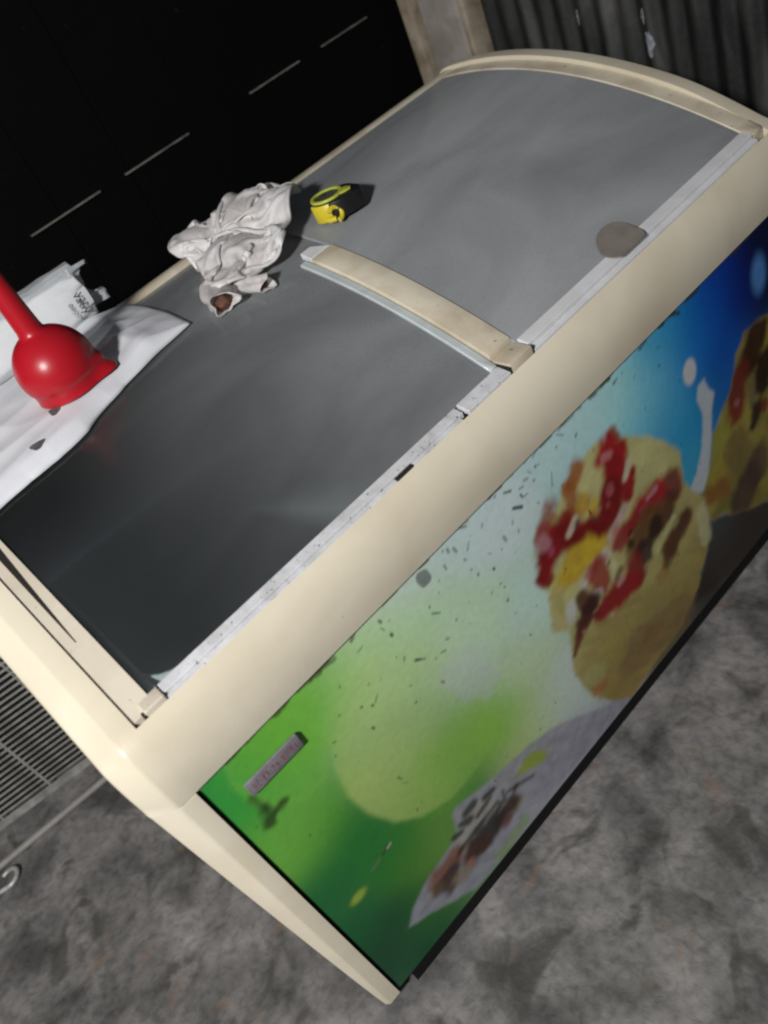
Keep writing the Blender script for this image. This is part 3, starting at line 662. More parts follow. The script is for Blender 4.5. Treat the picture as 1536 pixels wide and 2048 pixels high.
def paint_print():
    u0, u1, v0, v1 = 0.004, XE - 0.004, 0.0, 0.5975
    nu, nv = 600, 300
    us = np.linspace(u0, u1, nu); vs_ = np.linspace(v0, v1, nv)
    U, V = np.meshgrid(us, vs_)
    wob = 0.007
    W1 = (vnoise(U, V, 42, 1) - 0.5) * wob + (vnoise(U, V, 110, 2) - 0.5) * wob * 0.6
    # soft ground colours of the print, with some shading of the panel mixed in
    acc = np.zeros(U.shape + (3,)); wt = np.zeros(U.shape)
    for a, b_, r, g, bl in BASE:
        d2 = (U - a) ** 2 + (V - b_) ** 2
        w = np.exp(-d2 / (2 * 0.038 ** 2)) + 1e-4 / (d2 + 0.004)
        acc += w[..., None] * lin((r, g, bl)); wt += w
    img = acc / wt[..., None]
    def over(mask, c, amount=1.0):
        nonlocal img
        mask = np.clip(mask, 0, 1) * amount
        cc = c if isinstance(c, np.ndarray) and c.ndim == 3 else lin(c)
        img = img * (1 - mask[..., None]) + cc * mask[..., None]
    def soft(d, s):
        x = np.clip(0.5 - d / (2 * s), 0, 1)
        return x * x * (3 - 2 * x)
    n1 = vnoise(U, V, 30, 5); n2 = vnoise(U, V, 80, 6); n3 = vnoise(U, V, 160, 7)
    # lime droplet and ring
    dd = sd_poly(U, V, DROP)
    grad = np.clip((V - 0.20) / 0.26, 0, 1)
    fade = np.clip((0.36 - U) / 0.20, 0, 1) * np.clip((0.52 - V) / 0.12, 0, 1)
    over(soft(dd, 0.005) * (0.52 + 0.30 * grad) * fade, (192, 218, 122))
    over(soft(dd, 0.03) * np.clip((V - 0.30) / 0.2, 0, 1), (190, 215, 140), 0.35)
    dr = sd_poly(U, V, RING)
    over(soft(dr, 0.004), (120, 195, 70), 0.35)
    over(soft(np.abs(dr) - 0.003, 0.004), (150, 210, 90), 0.22)
    over(soft(sd_poly(U, V, GLOB) + W1 * 2.5, 0.010) * np.clip((0.47 - V) / 0.06, 0, 1), (205, 206, 226), 0.32)
    # second scoop, its shade of chocolate below
    s2 = sd_poly(U, V, SCOOP2) + W1
    colr = lin((150, 138, 62)) * (0.65 + 0.6 * n1[..., None])
    over(soft(sd_poly(U, V, UNDER2) + W1, 0.006), (52, 42, 34), 0.9)
    over(soft(s2, 0.004), colr)
    over(soft(np.abs(s2) - 0.002, 0.004), (165, 150, 105), 0.5)
    def dabs(lst, clip, k=1.0):
        for a1, b1, a2, b2, r1, r2, cr_, cg_, cb_, al in lst:
            ex, ey = a2 - a1, b2 - b1
            t = np.clip(((U - a1) * ex + (V - b1) * ey) / (ex * ex + ey * ey + 1e-9), 0, 1)
            rr = r1 + (r2 - r1) * t
            d = np.hypot(U - a1 - t * ex, V - b1 - t * ey) - rr
            sf = min(0.011, max(0.0025, 0.42 * max(r1, r2)))
            shade = (0.86 + 0.28 * n2)[..., None]
            over(soft(d + W1 * min(1.5, max(r1, r2) * 70), sf) * clip, lin((cr_, cg_, cb_)) * shade, al * k)
    dabs(DABS_FAR, soft(s2 - 0.002, 0.006))
    # milk stem and drop
    over(soft(sd_poly(U, V, STEM) + W1 * 0.5, 0.003), (196, 205, 212), 0.95)
    over(soft(np.hypot((U - 0.905) / 1.0, (V - 0.480) / 1.35) - 0.0165, 0.003), (215, 215, 215), 0.95)
    over(soft(np.hypot((U - 1.109), (V - 0.519) / 1.6) - 0.020, 0.010), (90, 150, 220), 0.85)
    # first scoop
    s1 = sd_poly(U, V, SCOOP) + W1
    streak = vnoise(U * 0.55 + V * 0.80, V * 0.25 - U * 0.17, 90, 21)
    low = np.clip((0.40 - V) / 0.30 + (U - 0.70) * 0.8, 0, 1)
    cream = lin((206, 204, 140)) * (1 - low[..., None]) + lin((166, 148, 84)) * low[..., None]
    cream = cream * (0.86 + 0.26 * n1[..., None]) * (0.90 + 0.22 * (streak * (0.3 + 0.7 * low))[..., None])
    over(soft(s1, 0.005), cream)
    over(soft(sd_poly(U, V, SCOOPLOW), 0.03) * soft(s1, 0.004), lin((150, 126, 64)) * (0.75 + 0.45 * streak[..., None]), 0.55)
    dabs(DABS_SCOOP, np.ones_like(U))
    rs = np.random.RandomState(11)
    # chocolate bar on a pale swoosh, lower left
    over(soft(sd_poly(U, V, SWOOSH) + W1 * 0.5, 0.004), lin((158, 157, 170)) * (0.80 + 0.35 * n2[..., None]), 0.88)
    over(soft(sd_poly(U, V, LENS), 0.004), (150, 170, 50), 0.9)
    dabs(DABS_DESSERT, np.ones_like(U))
    over(soft(np.hypot((U - 0.049) / 1.25, (V - 0.239) / 0.8) - 0.011, 0.005), (165, 190, 70), 0.8)
    def blur(A, times):
        for _ in range(times):
            A = np.pad(A, ((1, 1), (1, 1), (0, 0)), mode='edge')
            A = (A[:-2] + 2 * A[1:-1] + A[2:]) / 4
            A = (A[:, :-2] + 2 * A[:, 1:-1] + A[:, 2:]) / 4
        return A
    img = blur(img, 2)
    # wear: scratches, chips, spots with shapes of their own
    def dash(cu_, cv_, ln, th, an, c, am, sf=0.0016):
        a_ = (U - cu_) * math.cos(an) + (V - cv_) * math.sin(an); b_ = -(U - cu_) * math.sin(an) + (V - cv_) * math.cos(an)
        over(soft(np.hypot(np.maximum(np.abs(a_) - ln, 0), b_) - th + W1 * min(1.8, th * 160), sf), c, am)
    for _ in range(80):
        t = rs.rand()
        cu_ = 0.12 + 0.75 * rs.beta(2.0, 2.6); cv_ = 0.60 - 0.30 * rs.beta(1.0, 2.2)
        dash(cu_, cv_, rs.exponential(0.0022), rs.uniform(0.0007, 0.0021), rs.normal(2.0, 0.7), (62, 66, 58), rs.uniform(0.5, 0.95))
    for _ in range(70):
        dash(rs.uniform(0.0, 1.1), rs.uniform(0.1, 0.6), rs.exponential(0.0015), rs.uniform(0.0006, 0.0015), rs.uniform(0, 3), (50, 60, 45), rs.uniform(0.3, 0.7))
    dash(0.519, 0.545, 0.008, 0.0022, -0.6, (60, 62, 58), 0.9); dash(0.513, 0.579, 0.006, 0.002, -0.5, (60, 62, 58), 0.9)
    dash(0.352, 0.576, 0.005, 0.0075, 1.7, (118, 126, 122), 0.85)
    dash(0.039, 0.512, 0.014, 0.006, 1.65, (62, 78, 30), 0.75, 0.006); dash(0.046, 0.480, 0.010, 0.009, 0.4, (40, 56, 24), 0.85, 0.006); dash(0.041, 0.495, 0.006, 0.008, 1.2, (40, 56, 24), 0.8, 0.006)
    dash(0.115, 0.262, 0.006, 0.003, 0.3, (70, 70, 62), 0.9); dash(0.122, 0.262, 0.003, 0.0035, 0.3, (170, 170, 165), 0.9); dash(0.093, 0.256, 0.008, 0.002, 0.2, (110, 120, 105), 0.7)
    for _ in range(46):                                   # grime creeping from the upper seam
        cu_ = rs.uniform(0, 1.1)
        dash(cu_, 0.5965 - rs.uniform(0, 0.004), rs.uniform(0.004, 0.016), rs.uniform(0.0012, 0.004), rs.normal(0, 0.25), (58, 60, 46), rs.uniform(0.35, 0.8))
    img = np.clip(img * (0.80 + 0.08 * n3[..., None]), 0.0, 0.80)
    # mesh sheet carrying the print
    off = base_of(FZ)
    co = np.zeros((nv, nu, 3)); co[..., 0] = U - off.x
    co[..., 1] = 0.0022 + 0.0012 * np.sin(U * 7.0) * np.sin(V * 5.0) - off.y
    co[..., 2] = V - off.z
    idx = np.arange(nu * nv).reshape(nv, nu)
    quads = np.stack([idx[:-1, :-1], idx[:-1, 1:], idx[1:, 1:], idx[1:, :-1]], -1).reshape(-1, 4)
    me = bpy.data.meshes.new('front_panel')
    me.vertices.add(nu * nv); me.vertices.foreach_set('co', co.ravel().astype(np.float32))
    me.loops.add(quads.size); me.loops.foreach_set('vertex_index', quads.ravel().astype(np.int32))
    me.polygons.add(len(quads))
    me.polygons.foreach_set('loop_start', (np.arange(len(quads)) * 4).astype(np.int32))
    me.polygons.foreach_set('loop_total', np.full(len(quads), 4, np.int32))
    me.update(calc_edges=True)
    ca = me.color_attributes.new('print', 'FLOAT_COLOR', 'POINT')
    rgba = np.ones((nu * nv, 4), np.float32); rgba[:, :3] = img.reshape(-1, 3)
    ca.data.foreach_set('color', rgba.ravel())
    m = bpy.data.materials.new('printed_sheet'); m.use_nodes = True
    N, L = m.node_tree.nodes, m.node_tree.links
    p = N['Principled BSDF']; p.inputs['Roughness'].default_value = 0.38; p.inputs['Specular IOR Level'].default_value = 0.4
    at = N.new('ShaderNodeAttribute'); at.attribute_name = 'print'
    L.new(at.outputs['Color'], p.inputs['Base Color'])
    MATS['printed_sheet'] = m
    ob = link('front_panel', me, 'printed_sheet', FZ, True, 0)
    so = ob.modifiers.new('thickness', 'SOLIDIFY'); so.thickness = 0.004; so.offset = -1
    ob['label'] = 'glossy front sheet printed green to blue with ice cream scoops and red syrup'
    return ob
PANEL = paint_print()

# maker's badge on the panel, worn red letters
bd = bm_obj('badge', box(0.039, 0.118, -0.0035, 0.0012, 0.531, 0.5535, 0.0018, 2), 'badge_grey', FZ, True)
rb = random.Random(5)
for i in range(5):
    cx = 0.050 + i * 0.0142
    bml = bmesh.new()
    def bar_(xa, xb, za, zb):
        v = [bml.verts.new(q) for q in ((xa, -0.0039, za), (xb, -0.0039, za), (xb, -0.0039, zb), (xa, -0.0039, zb))]
        w = [bml.verts.new((q.co.x, -0.0034, q.co.z)) for q in v]
        bml.faces.new(v)
        for k_ in range(4): bml.faces.new((v[k_], w[k_], w[(k_ + 1) % 4], v[(k_ + 1) % 4]))
    bar_(cx - 0.0040, cx - 0.0018, 0.5370, 0.5478)
    if i in (0, 1, 3): bar_(cx - 0.0018, cx + 0.0036, 0.5456, 0.5478)
    if i in (0, 2, 3, 4): bar_(cx - 0.0018, cx + 0.0036, 0.5370, 0.5392)
    if i in (1, 2, 4): bar_(cx + 0.0014, cx + 0.0036, 0.5394, 0.5454)
    if i in (0, 3): bar_(cx - 0.0016, cx + 0.0024, 0.5414, 0.5434)
    bm_obj('letter', bml, 'badge_red', bd)

# --- sliding lids
PX0, PX1 = 0.0330, 0.6385
left = bm_obj('left_lid', arc_strip(0.0053, PX0 - 0.0003, 0.0260, 0.6270, -0.010, 0.0022, 24), 'cream_worn', FZ, True, 40)
left['label'] = 'left sliding lid, darker pane in a worn cream frame'
def pane(name, x0, x1, dz, material, parent):
    bmp = arc_strip(x0, x1, 0.0405, 0.6275, dz - 0.005, dz, 30)
    return bm_obj(name, bmp, material, parent, True, 40)
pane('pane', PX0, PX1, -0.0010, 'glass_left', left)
bm_obj('pane_edge', bevel_bm(arc_strip(0.5835, 0.5955, 0.0410, 0.372, -0.006, 0.0030, 16), 0.001, 1), 'pane_edge', left, True)
# long dark gap in the left frame, opening towards the back
bm_obj('gap', arc_strip(0.0165, 0.0175, 0.130, 0.430, 0.0005, 0.0028, 16, 0.0175, 0.0330), 'dark_seam', left)
bm_obj('frame_seam', arc_strip(0.0030, 0.0052, 0.030, 0.6270, -0.012, 0.0012, 24), 'dark_seam', FZ)
# dirty white front rail of the left lid, in lengths
def rail(name, x0, x1, y0, y1, z0, z1, material, parent, bev=0.0008, deep=0.008):
    bmr = extrude_x([(y0, z0 - deep), (y1, z1 - deep), (y1, z1), (y0, z0)], x0, x1, 8)
    return bm_obj(name, bevel_bm(bmr, bev, 1), material, parent, True, 30)
rail('front_rail', 0.046, 0.512, 0.0262, 0.0403, 0.7052, 0.7080, 'white_rail_dirty', left)
rail('front_rail', 0.516, 0.5955, 0.0190, 0.0403, 0.7052, 0.7092, 'white_rail_dirty', left)
rail('rail_lip', 0.046, 0.505, 0.0188, 0.0258, 0.7008, 0.7022, 'white_rail_dirty', left)
bm_obj('latch_slot', bevel_bm(box(0.388, 0.416, 0.0194, 0.0256, 0.6990, 0.7034), 0.0005, 1), 'dark_seam', left)
bm_obj('corner_pad', bevel_bm(box(0.0185, 0.0445, 0.0200, 0.0402, 0.692, 0.7082), 0.003, 3), 'cream_worn', left, True)
bm_obj('corner_seam', bevel_bm(box(0.0150, 0.0183, 0.0186, 0.0290, 0.692, 0.7042), 0.001, 1), 'dark_seam', left)

right_lid = bm_obj('right_lid', bevel_bm(arc_strip(0.5975, 0.6390, 0.052, 0.360, -0.008, 0.0072, 20), 0.0015, 2), 'cream_old', FZ, True, 40)
right_lid['label'] = 'right sliding lid, dusty grey pane with cream centre bar'
# torn back end of the bar: bare pale core
bm_obj('torn_end', bevel_bm(arc_strip(0.5985, 0.6370, 0.3605, 0.388, -0.006, 0.0066, 5, 0.6000, 0.6200), 0.001, 1), 'white_rail', right_lid, True)
bm_obj('bar_foot', bevel_bm(box(0.5980, 0.6400, 0.0190, 0.0512, 0.692, 0.7140), 0.0022, 2), 'cream_old', right_lid, True)
bm_obj('foot_seam', box(0.6402, 0.6422, 0.0188, 0.0560, 0.692, 0.7115), 'dark_seam', right_lid)
bm_obj('foot_seam', box(0.5957, 0.5978, 0.0188, 0.0500, 0.692, 0.7105), 'dark_seam', right_lid)
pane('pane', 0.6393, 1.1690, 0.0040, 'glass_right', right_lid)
rail('front_rail', 0.6425, 1.1690, 0.0275, 0.0450, 0.7125, 0.7165, 'white_rail', right_lid)
rail('rail_lip', 0.6425, 1.1690, 0.0188, 0.0271, 0.7050, 0.7070, 'white_rail', right_lid)
bm_obj('end_bar', bevel_bm(arc_strip(1.1693, XE - 0.0035, 0.030, 0.6270, -0.010, 0.0060, 24), 0.001, 1), 'cream_old', right_lid, True, 40)
bm_obj('frame_seam', arc_strip(XE - 0.0033, XE - 0.0006, 0.030, 0.6270, -0.012, 0.0040, 24), 'dark_seam', FZ)
# oval finger grip over the rail
bmg = bmesh.new()
ring_t, ring_b = [], []
gx, gy = 0.866, 0.043
for i in range(40):
    a = 2 * math.pi * i / 40
    px = gx + 0.036 * math.copysign(abs(math.cos(a)) ** 0.9, math.cos(a)); py = gy + 0.033 * math.copysign(abs(math.sin(a)) ** 0.9, math.sin(a))
    py = max(py, 0.0188)
    px += (py - gy) * 0.25
    zz = max(arcz(py) + 0.0055, 0.7172)
    ring_t.append(bmg.verts.new((px, py, zz + 0.002))); ring_b.append(bmg.verts.new((px, py, zz)))
bmg.faces.new(ring_t); bmg.faces.new(ring_b)
for k in range(40): bmg.faces.new((ring_t[k], ring_t[(k + 1) % 40], ring_b[(k + 1) % 40], ring_b[k]))
bm_obj('finger_grip', bmg, 'grip', right_lid, True, 40)

# ================================================================ things on the lid
# --- crumpled plastic bag
def interp_poly(pts, n):
    """closed smooth resampling of a footprint"""
    P = [Vector((p[0], p[1])) for p in pts]
    m = len(P); out = []
    for i in range(n):
        t = i / n * m; k = int(t); f = t - k
        p0, p1, p2, p3 = P[k - 1], P[k], P[(k + 1) % m], P[(k + 2) % m]
        out.append(0.5 * ((2 * p1) + (-p0 + p2) * f + (2 * p0 - 5 * p1 + 4 * p2 - p3) * f * f + (-p0 + 3 * p1 - 3 * p2 + p3) * f ** 3))
    return out

def crumpled(name, foot, peak, H, material, parent, seed=0.0, nr=46, nt=150, rough=0.014, freq=13.0, power=2.2, surf=arcz, lift=0.001):
    """a puffed, creased bag standing on its footprint: polar sheet over the outline, closed below"""
    O = interp_poly(foot, nt)
    c = Vector((peak[0], peak[1]))
    verts, faces = [], []
    for j in range(nr + 1):
        r = j / nr
        for i in range(nt):
            p = c + (O[i] - c) * r
            h = H * (1 - r ** power) ** 0.75
            q = Vector((p.x * freq, p.y * freq, seed))
            ridge = 1.0 - abs(mnoise.noise(q)) * 2.0
            ridge2 = 1.0 - abs(mnoise.noise(q * 2.3 + Vector((3.1, 1.7, 0)))) * 2.0
            fac = mnoise.noise(q * 0.6 + Vector((9, 4, 1)))
            env = min(1.0, (1 - r) * 5.0 + 0.12)
            z = h + env * (rough * (ridge - 0.4) + rough * 0.45 * (ridge2 - 0.4) + rough * 1.1 * fac)
            z = max(z, 0.0015)
            sx = mnoise.noise(q * 1.3 + Vector((0, 0, 5))) * rough * 0.9 * r
            sy = mnoise.noise(q * 1.3 + Vector((0, 0, 9))) * rough * 0.9 * r
            verts.append((p.x + sx, p.y + sy, surf(min(max(p.y, 0.0), 0.66)) + lift + z))
    for j in range(nr):
        for i in range(nt):
            i2 = (i + 1) % nt
            faces.append((j * nt + i, j * nt + i2, (j + 1) * nt + i2, (j + 1) * nt + i))
    top_n = len(verts)
    # underside
    for i in range(nt):
        p = verts[nr * nt + i]
        verts.append((p[0] + (c.x - p[0]) * 0.06, p[1] + (c.y - p[1]) * 0.06, surf(min(max(p[1], 0.0), 0.66)) + lift))
    for i in range(nt):
        i2 = (i + 1) % nt
        faces.append((nr * nt + i, nr * nt + i2, top_n + i2, top_n + i))
    faces.append(tuple(top_n + i for i in reversed(range(nt))))
    return mesh(name, verts, faces, material, parent, True, 180)

bag = root('plastic_bag', (0.56, 0.50, arcz(0.50)), 'crumpled translucent white plastic bag lying by the broken centre bar', 'bag')
foot = [(0.446, 0.430), (0.455, 0.392), (0.497, 0.380), (0.535, 0.372), (0.580, 0.372), (0.618, 0.392), (0.650, 0.440), (0.674, 0.500), (0.676, 0.585),
        (0.630, 0.650), (0.550, 0.664), (0.506, 0.662), (0.486, 0.628), (0.484, 0.567), (0.482, 0.490)]
LUMPS = [(0.628, 0.545, 0.074, 0.095, 0.060), (0.550, 0.605, 0.052, 0.055, 0.050), (0.662, 0.470, 0.052, 0.078, 0.056), (0.550, 0.480, 0.056, 0.070, 0.042), (0.500, 0.435, 0.045, 0.050, 0.026), (0.604, 0.420, 0.060, 0.048, 0.036)]
def lump_z(X, Y, shrink=1.0):
    Zb = arcz(np.clip(Y, 0.0, 0.66)) + 0.0015
    Hh = np.zeros_like(X)
    for cx, cy, rx, ry, hh in LUMPS:
        Hh = np.maximum(Hh, hh * shrink * np.sqrt(np.clip(1 - ((X - cx) / rx) ** 2 - ((Y - cy) / ry) ** 2, 0, 1)))
    return Zb + Hh
def drape(n, sx, sy, cx, cy, squeeze, outline, steps, seed):
    """a sheet larger than its place settles over the contents and wrinkles (position based springs)"""
    r = np.random.RandomState(seed)
    u = np.linspace(-0.5, 0.5, n)
    GX, GY = np.meshgrid(u, u, indexing='ij')
    P = np.stack([cx + GX * sx * squeeze, cy + GY * sy * squeeze, np.zeros_like(GX)], -1)
    lowf = vnoise(GX + 3, GY + 3, 7, seed) * 0.040 + vnoise(GX + 9, GY + 5, 13, seed + 1) * 0.010
    P[..., 2] = lump_z(P[..., 0], P[..., 1]) + 0.004 + lowf
    prev = P.copy()
    dx, dy = sx / (n - 1), sy / (n - 1)
    def solve(a, c, rest, k):
        d = P[c] - P[a]
        ln = np.linalg.norm(d, axis=-1, keepdims=True) + 1e-9
        q = d * (0.5 * k * (1 - rest / ln))
        P[a] += q; P[c] -= q
    cons = []
    def pair(di, dj, rest, k):
        for par in range(2 * max(abs(di), abs(dj))):
            pass
    S = slice
    for it in range(steps):
        vel = (P - prev) * 0.965
        prev = P.copy()
        P += vel
        P[..., 2] -= 0.00022
        for sweep in range(3):
            for o in (0, 1):
                m = (n - o) // 2
                solve((S(o, o + 2 * m, 2),), (S(o + 1, o + 2 * m, 2),), dx, 0.9)
                solve((S(None), S(o, o + 2 * m, 2)), (S(None), S(o + 1, o + 2 * m, 2)), dy, 0.9)
            dg = math.hypot(dx, dy)
            for o in (0, 1):
                m = (n - o) // 2
                solve((S(o, o + 2 * m, 2), S(0, n - 1)), (S(o + 1, o + 2 * m, 2), S(1, n)), dg, 0.5)
                solve((S(o, o + 2 * m, 2), S(1, n)), (S(o + 1, o + 2 * m, 2), S(0, n - 1)), dg, 0.5)
            for o in (0, 1, 2, 3):
                m = (n - o) // 4
                if m > 0:
                    for e in (0, 1):
                        a0_, c0_ = o + e, o + e + 2
                        q = (n - c0_ + 3) // 4
                        solve((S(a0_, a0_ + 4 * q - 3, 4),), (S(c0_, c0_ + 4 * q - 3, 4),), 2 * dx, 0.10)
                        solve((S(None), S(a0_, a0_ + 4 * q - 3, 4)), (S(None), S(c0_, c0_ + 4 * q - 3, 4)), 2 * dy, 0.10)
            # stay inside the outline
            sd = sd_poly(P[..., 0], P[..., 1], outline)
            out = np.clip(sd, 0, 0.03) * 0.12
            to = np.stack([cx - P[..., 0], cy - P[..., 1]], -1)
            to /= np.linalg.norm(to, axis=-1, keepdims=True) + 1e-9
            P[..., :2] += to * out[..., None]
            zmin = lump_z(P[..., 0], P[..., 1])
            hit = P[..., 2] < zmin
            P[..., 2] = np.where(hit, zmin, P[..., 2])
            P[..., 0] = np.where(hit, prev[..., 0] * 0.5 + P[..., 0] * 0.5, P[..., 0])
            P[..., 1] = np.where(hit, prev[..., 1] * 0.5 + P[..., 1] * 0.5, P[..., 1])
    return P
OUT = [(0.446, 0.430), (0.455, 0.392), (0.497, 0.380), (0.535, 0.372), (0.580, 0.368), (0.636, 0.380), (0.700, 0.425), (0.732, 0.500), (0.724, 0.590),
       (0.634, 0.655), (0.550, 0.668), (0.506, 0.664), (0.486, 0.628), (0.484, 0.567), (0.482, 0.490)]
NB = 66
P = drape(NB, 0.39, 0.42, 0.598, 0.513, 0.86, OUT, 110, 4)
vv = [tuple(map(float, q)) for q in P.reshape(-1, 3)]
ff = [(i_ * NB + j_, (i_ + 1) * NB + j_, (i_ + 1) * NB + j_ + 1, i_ * NB + j_ + 1) for i_ in range(NB - 1) for j_ in range(NB - 1)]
bo = mesh('bag_film', vv, ff, 'polythene', bag, True, 180)
ss = bo.modifiers.new('smooth', 'SUBSURF'); ss.levels = 1; ss.render_levels = 1
so = bo.modifiers.new('thickness', 'SOLIDIFY'); so.thickness = 0.0006
def bag_corner(cx, cy, r, ang, seed):
    """an open bag corner with a brown lump inside"""
    rr = random.Random(seed)
    bmb = bmesh.new()
    d = Vector((math.cos(ang), math.sin(ang), 0)); side = Vector((-d.y, d.x, 0))
    rings = []
    for s, f in ((-0.060, 1.10), (-0.035, 1.2), (-0.014, 1.0), (0.0, 1.06), (0.003, 1.12), (0.001, 0.98), (-0.010, 0.88), (-0.022, 0.80)):
        ring = []
        for k in range(28):
            a = 2 * math.pi * k / 28
            wob_ = 1.0 + 0.16 * math.sin(3 * a + seed) + 0.10 * math.sin(5 * a + 2 * seed + s * 60)
            p = Vector((cx, cy, 0)) + d * (s + 0.006 * math.sin(2 * a + seed)) + side * (math.cos(a) * r * f * wob_ * 1.15)
            z = arcz(cy) + 0.002 + max(0.0, r * 0.85 + math.sin(a) * r * 0.85 * f * wob_)
            ring.append(bmb.verts.new((p.x, p.y, z)))
        rings.append(ring)
    for a_, b2 in zip(rings, rings[1:]):
        for k in range(28): bmb.faces.new((a_[k], a_[(k + 1) % 28], b2[(k + 1) % 28], b2[k]))
    bm_obj('bag_corner', bmb, 'polythene', bag, True, 180)
    bms = bmesh.new()
    bmesh.ops.create_icosphere(bms, subdivisions=3, radius=1.0)
    for v in bms.verts:
        n_ = 1 + 0.3 * mnoise.noise(v.co * 2.5 + Vector((seed, 0, 0)))
        loc = d * (v.co.x * r * 0.7 * n_) + side * (v.co.y * r * 0.9 * n_)
        v.co = Vector((cx, cy, arcz(cy) + 0.002 + r * 0.72)) + loc - d * 0.013 + Vector((0, 0, v.co.z * r * 0.55 * n_))
    bm_obj('brown_lump', bms, 'brown_scrap', bag, True, 180)
bag_corner(0.459, 0.388, 0.0165, math.radians(-105), 1.3)
bag_corner(0.524, 0.372, 0.0115, math.radians(-70), 4.1)

# --- flat white bag under the funnel
flat = root('flat_white_bag', (0.2, 0.48, arcz(0.48)), 'flat white plastic bag spread under the red funnel', 'bag')
near = [(-0.035, 0.330), (0.0, 0.336), (0.056, 0.347), (0.106, 0.357), (0.151, 0.357), (0.202, 0.365), (0.248, 0.385), (0.280, 0.397), (0.331, 0.409), (0.414, 0.426)]
far_ = [(-0.035, 0.655), (0.0, 0.655), (0.056, 0.655), (0.106, 0.655), (0.151, 0.655), (0.202, 0.655), (0.248, 0.655), (0.280, 0.655), (0.336, 0.652), (0.418, 0.645)]
nu_, nv_ = 150, 90
verts, faces = [], []
for i in range(nu_ + 1):
    t = i / nu_ * (len(near) - 1); k = min(int(t), len(near) - 2); f = t - k
    a = Vector(near[k]).lerp(Vector(near[k + 1]), f); c = Vector(far_[k]).lerp(Vector(far_[k + 1]), f)
    for j in range(nv_ + 1):
        s = j / nv_
        p = a.lerp(c, s)
        edge = min(1.0, min(s, 1 - s) * 14, (nu_ - i) / 12.0, i / 6.0)
        q = Vector((p.x * 9, p.y * 9, 4.2))
        # folds that run along the bag
        fold = 1 - abs(mnoise.noise(Vector((p.x * 4.0 - p.y * 3.0, p.y * 22.0 - p.x * 5.0, 1.0)))) * 2
        ridge = 1 - abs(mnoise.noise(q * 1.6)) * 2
        z = 0.003 + edge ** 0.6 * (0.009 + 0.0038 * fold + 0.0022 * ridge)
        z += 0.004 * math.exp(-((p.x - 0.345) / 0.035) ** 2) * edge * (0.6 + 0.6 * ridge)
        verts.append((p.x + 0.006 * mnoise.noise(q * 2) * (1 - edge), p.y + 0.006 * mnoise.noise(q * 2 + Vector((5, 5, 5))) * (1 - edge), arcz(min(p.y, 0.655)) + max(z, 0.002)))
for i in range(nu_):
    for j in range(nv_):
        b0 = i * (nv_ + 1) + j
        faces.append((b0, b0 + nv_ + 1, b0 + nv_ + 2, b0 + 1))
o = mesh('bag_sheet', verts, faces, 'bag_white', flat, True, 180)
so = o.modifiers.new('thickness', 'SOLIDIFY'); so.thickness = 0.002; so.offset = -1
def flat_z(x_, y_):
    best = min(verts, key=lambda v: (v[0] - x_) ** 2 + (v[1] - y_) ** 2)
    return best[2]
def mark(cx, cy, rx, ry, an, material):
    bmm = bmesh.new(); ring = []
    cv = bmm.verts.new((cx, cy, flat_z(cx, cy) + 0.0012))
    for k in range(18):
        a = 2 * math.pi * k / 18
        f = 1 + 0.18 * math.sin(3 * a + cx * 50)
        dx, dy = rx * f * math.cos(a), ry * f * math.sin(a)
        px, py = cx + dx * math.cos(an) - dy * math.sin(an), cy + dx * math.sin(an) + dy * math.cos(an)
        ring.append(bmm.verts.new((px, py, flat_z(px, py) + 0.0012)))
    for k in range(18): bmm.faces.new((cv, ring[k], ring[(k + 1) % 18]))
    ob = bm_obj('printed_mark', bmm, material, flat)
    so_ = ob.modifiers.new('thickness', 'SOLIDIFY'); so_.thickness = 0.0006; so_.offset = 1
mark(0.142, 0.384, 0.010, 0.0066, 0.0, 'bag_print')
mark(0.190, 0.425, 0.007, 0.008, 0.4, 'bag_print')

# --- white packet behind the funnel
pk = root('white_packet', (0.2, 0.655, arcz(0.65)), 'white plastic wrapped packet with small dark vertical lettering behind the funnel', 'packet')
pz0, pz1 = arcz(0.65) + 0.010, 0.924
def soft_box(name, x0, x1, y0, y1, z0, z1, material, parent, puff=0.006, seed=1.0, nx=40, ny=10, nz=14):
    bms = box(x0, x1, y0, y1, z0, z1)
    bmesh.ops.subdivide_edges(bms, edges=list(bms.edges), cuts=14, use_grid_fill=True)
    cx, cy, cz = (x0 + x1) / 2, (y0 + y1) / 2, (z0 + z1) / 2
    for v in bms.verts:
        a = abs(v.co.x - cx) / ((x1 - x0) / 2); b_ = abs(v.co.y - cy) / ((y1 - y0) / 2); c_ = abs(v.co.z - cz) / ((z1 - z0) / 2)
        q = v.co * 22 + Vector((seed, seed, 0))
        w = (1 - abs(mnoise.noise(q)) * 2) * 0.0025
        # round the corners by pulling edges in
        ex = 1 - 0.10 * (b_ ** 6) * (c_ ** 6)
        v.co.y = cy + (v.co.y - cy) * (1 - 0.34 * c_ ** 4) * (1 - 0.25 * a ** 8) + w * 0.8
        v.co.z = cz + (v.co.z - cz) * (1 - 0.24 * b_ ** 4) * (1 - 0.10 * a ** 8) + w
        v.co.x = cx + (v.co.x - cx) * ex + w
    return bm_obj(name, bms, material, parent, True, 60)
body = soft_box('packet_body', 0.02, 0.372, 0.636, 0.682, pz0, pz1, 'packet_white', pk)
soft_box('packet_top', 0.03, 0.378, 0.655, 0.700, pz1 - 0.012, pz1 + 0.010, 'packet_film', pk, seed=4.0)
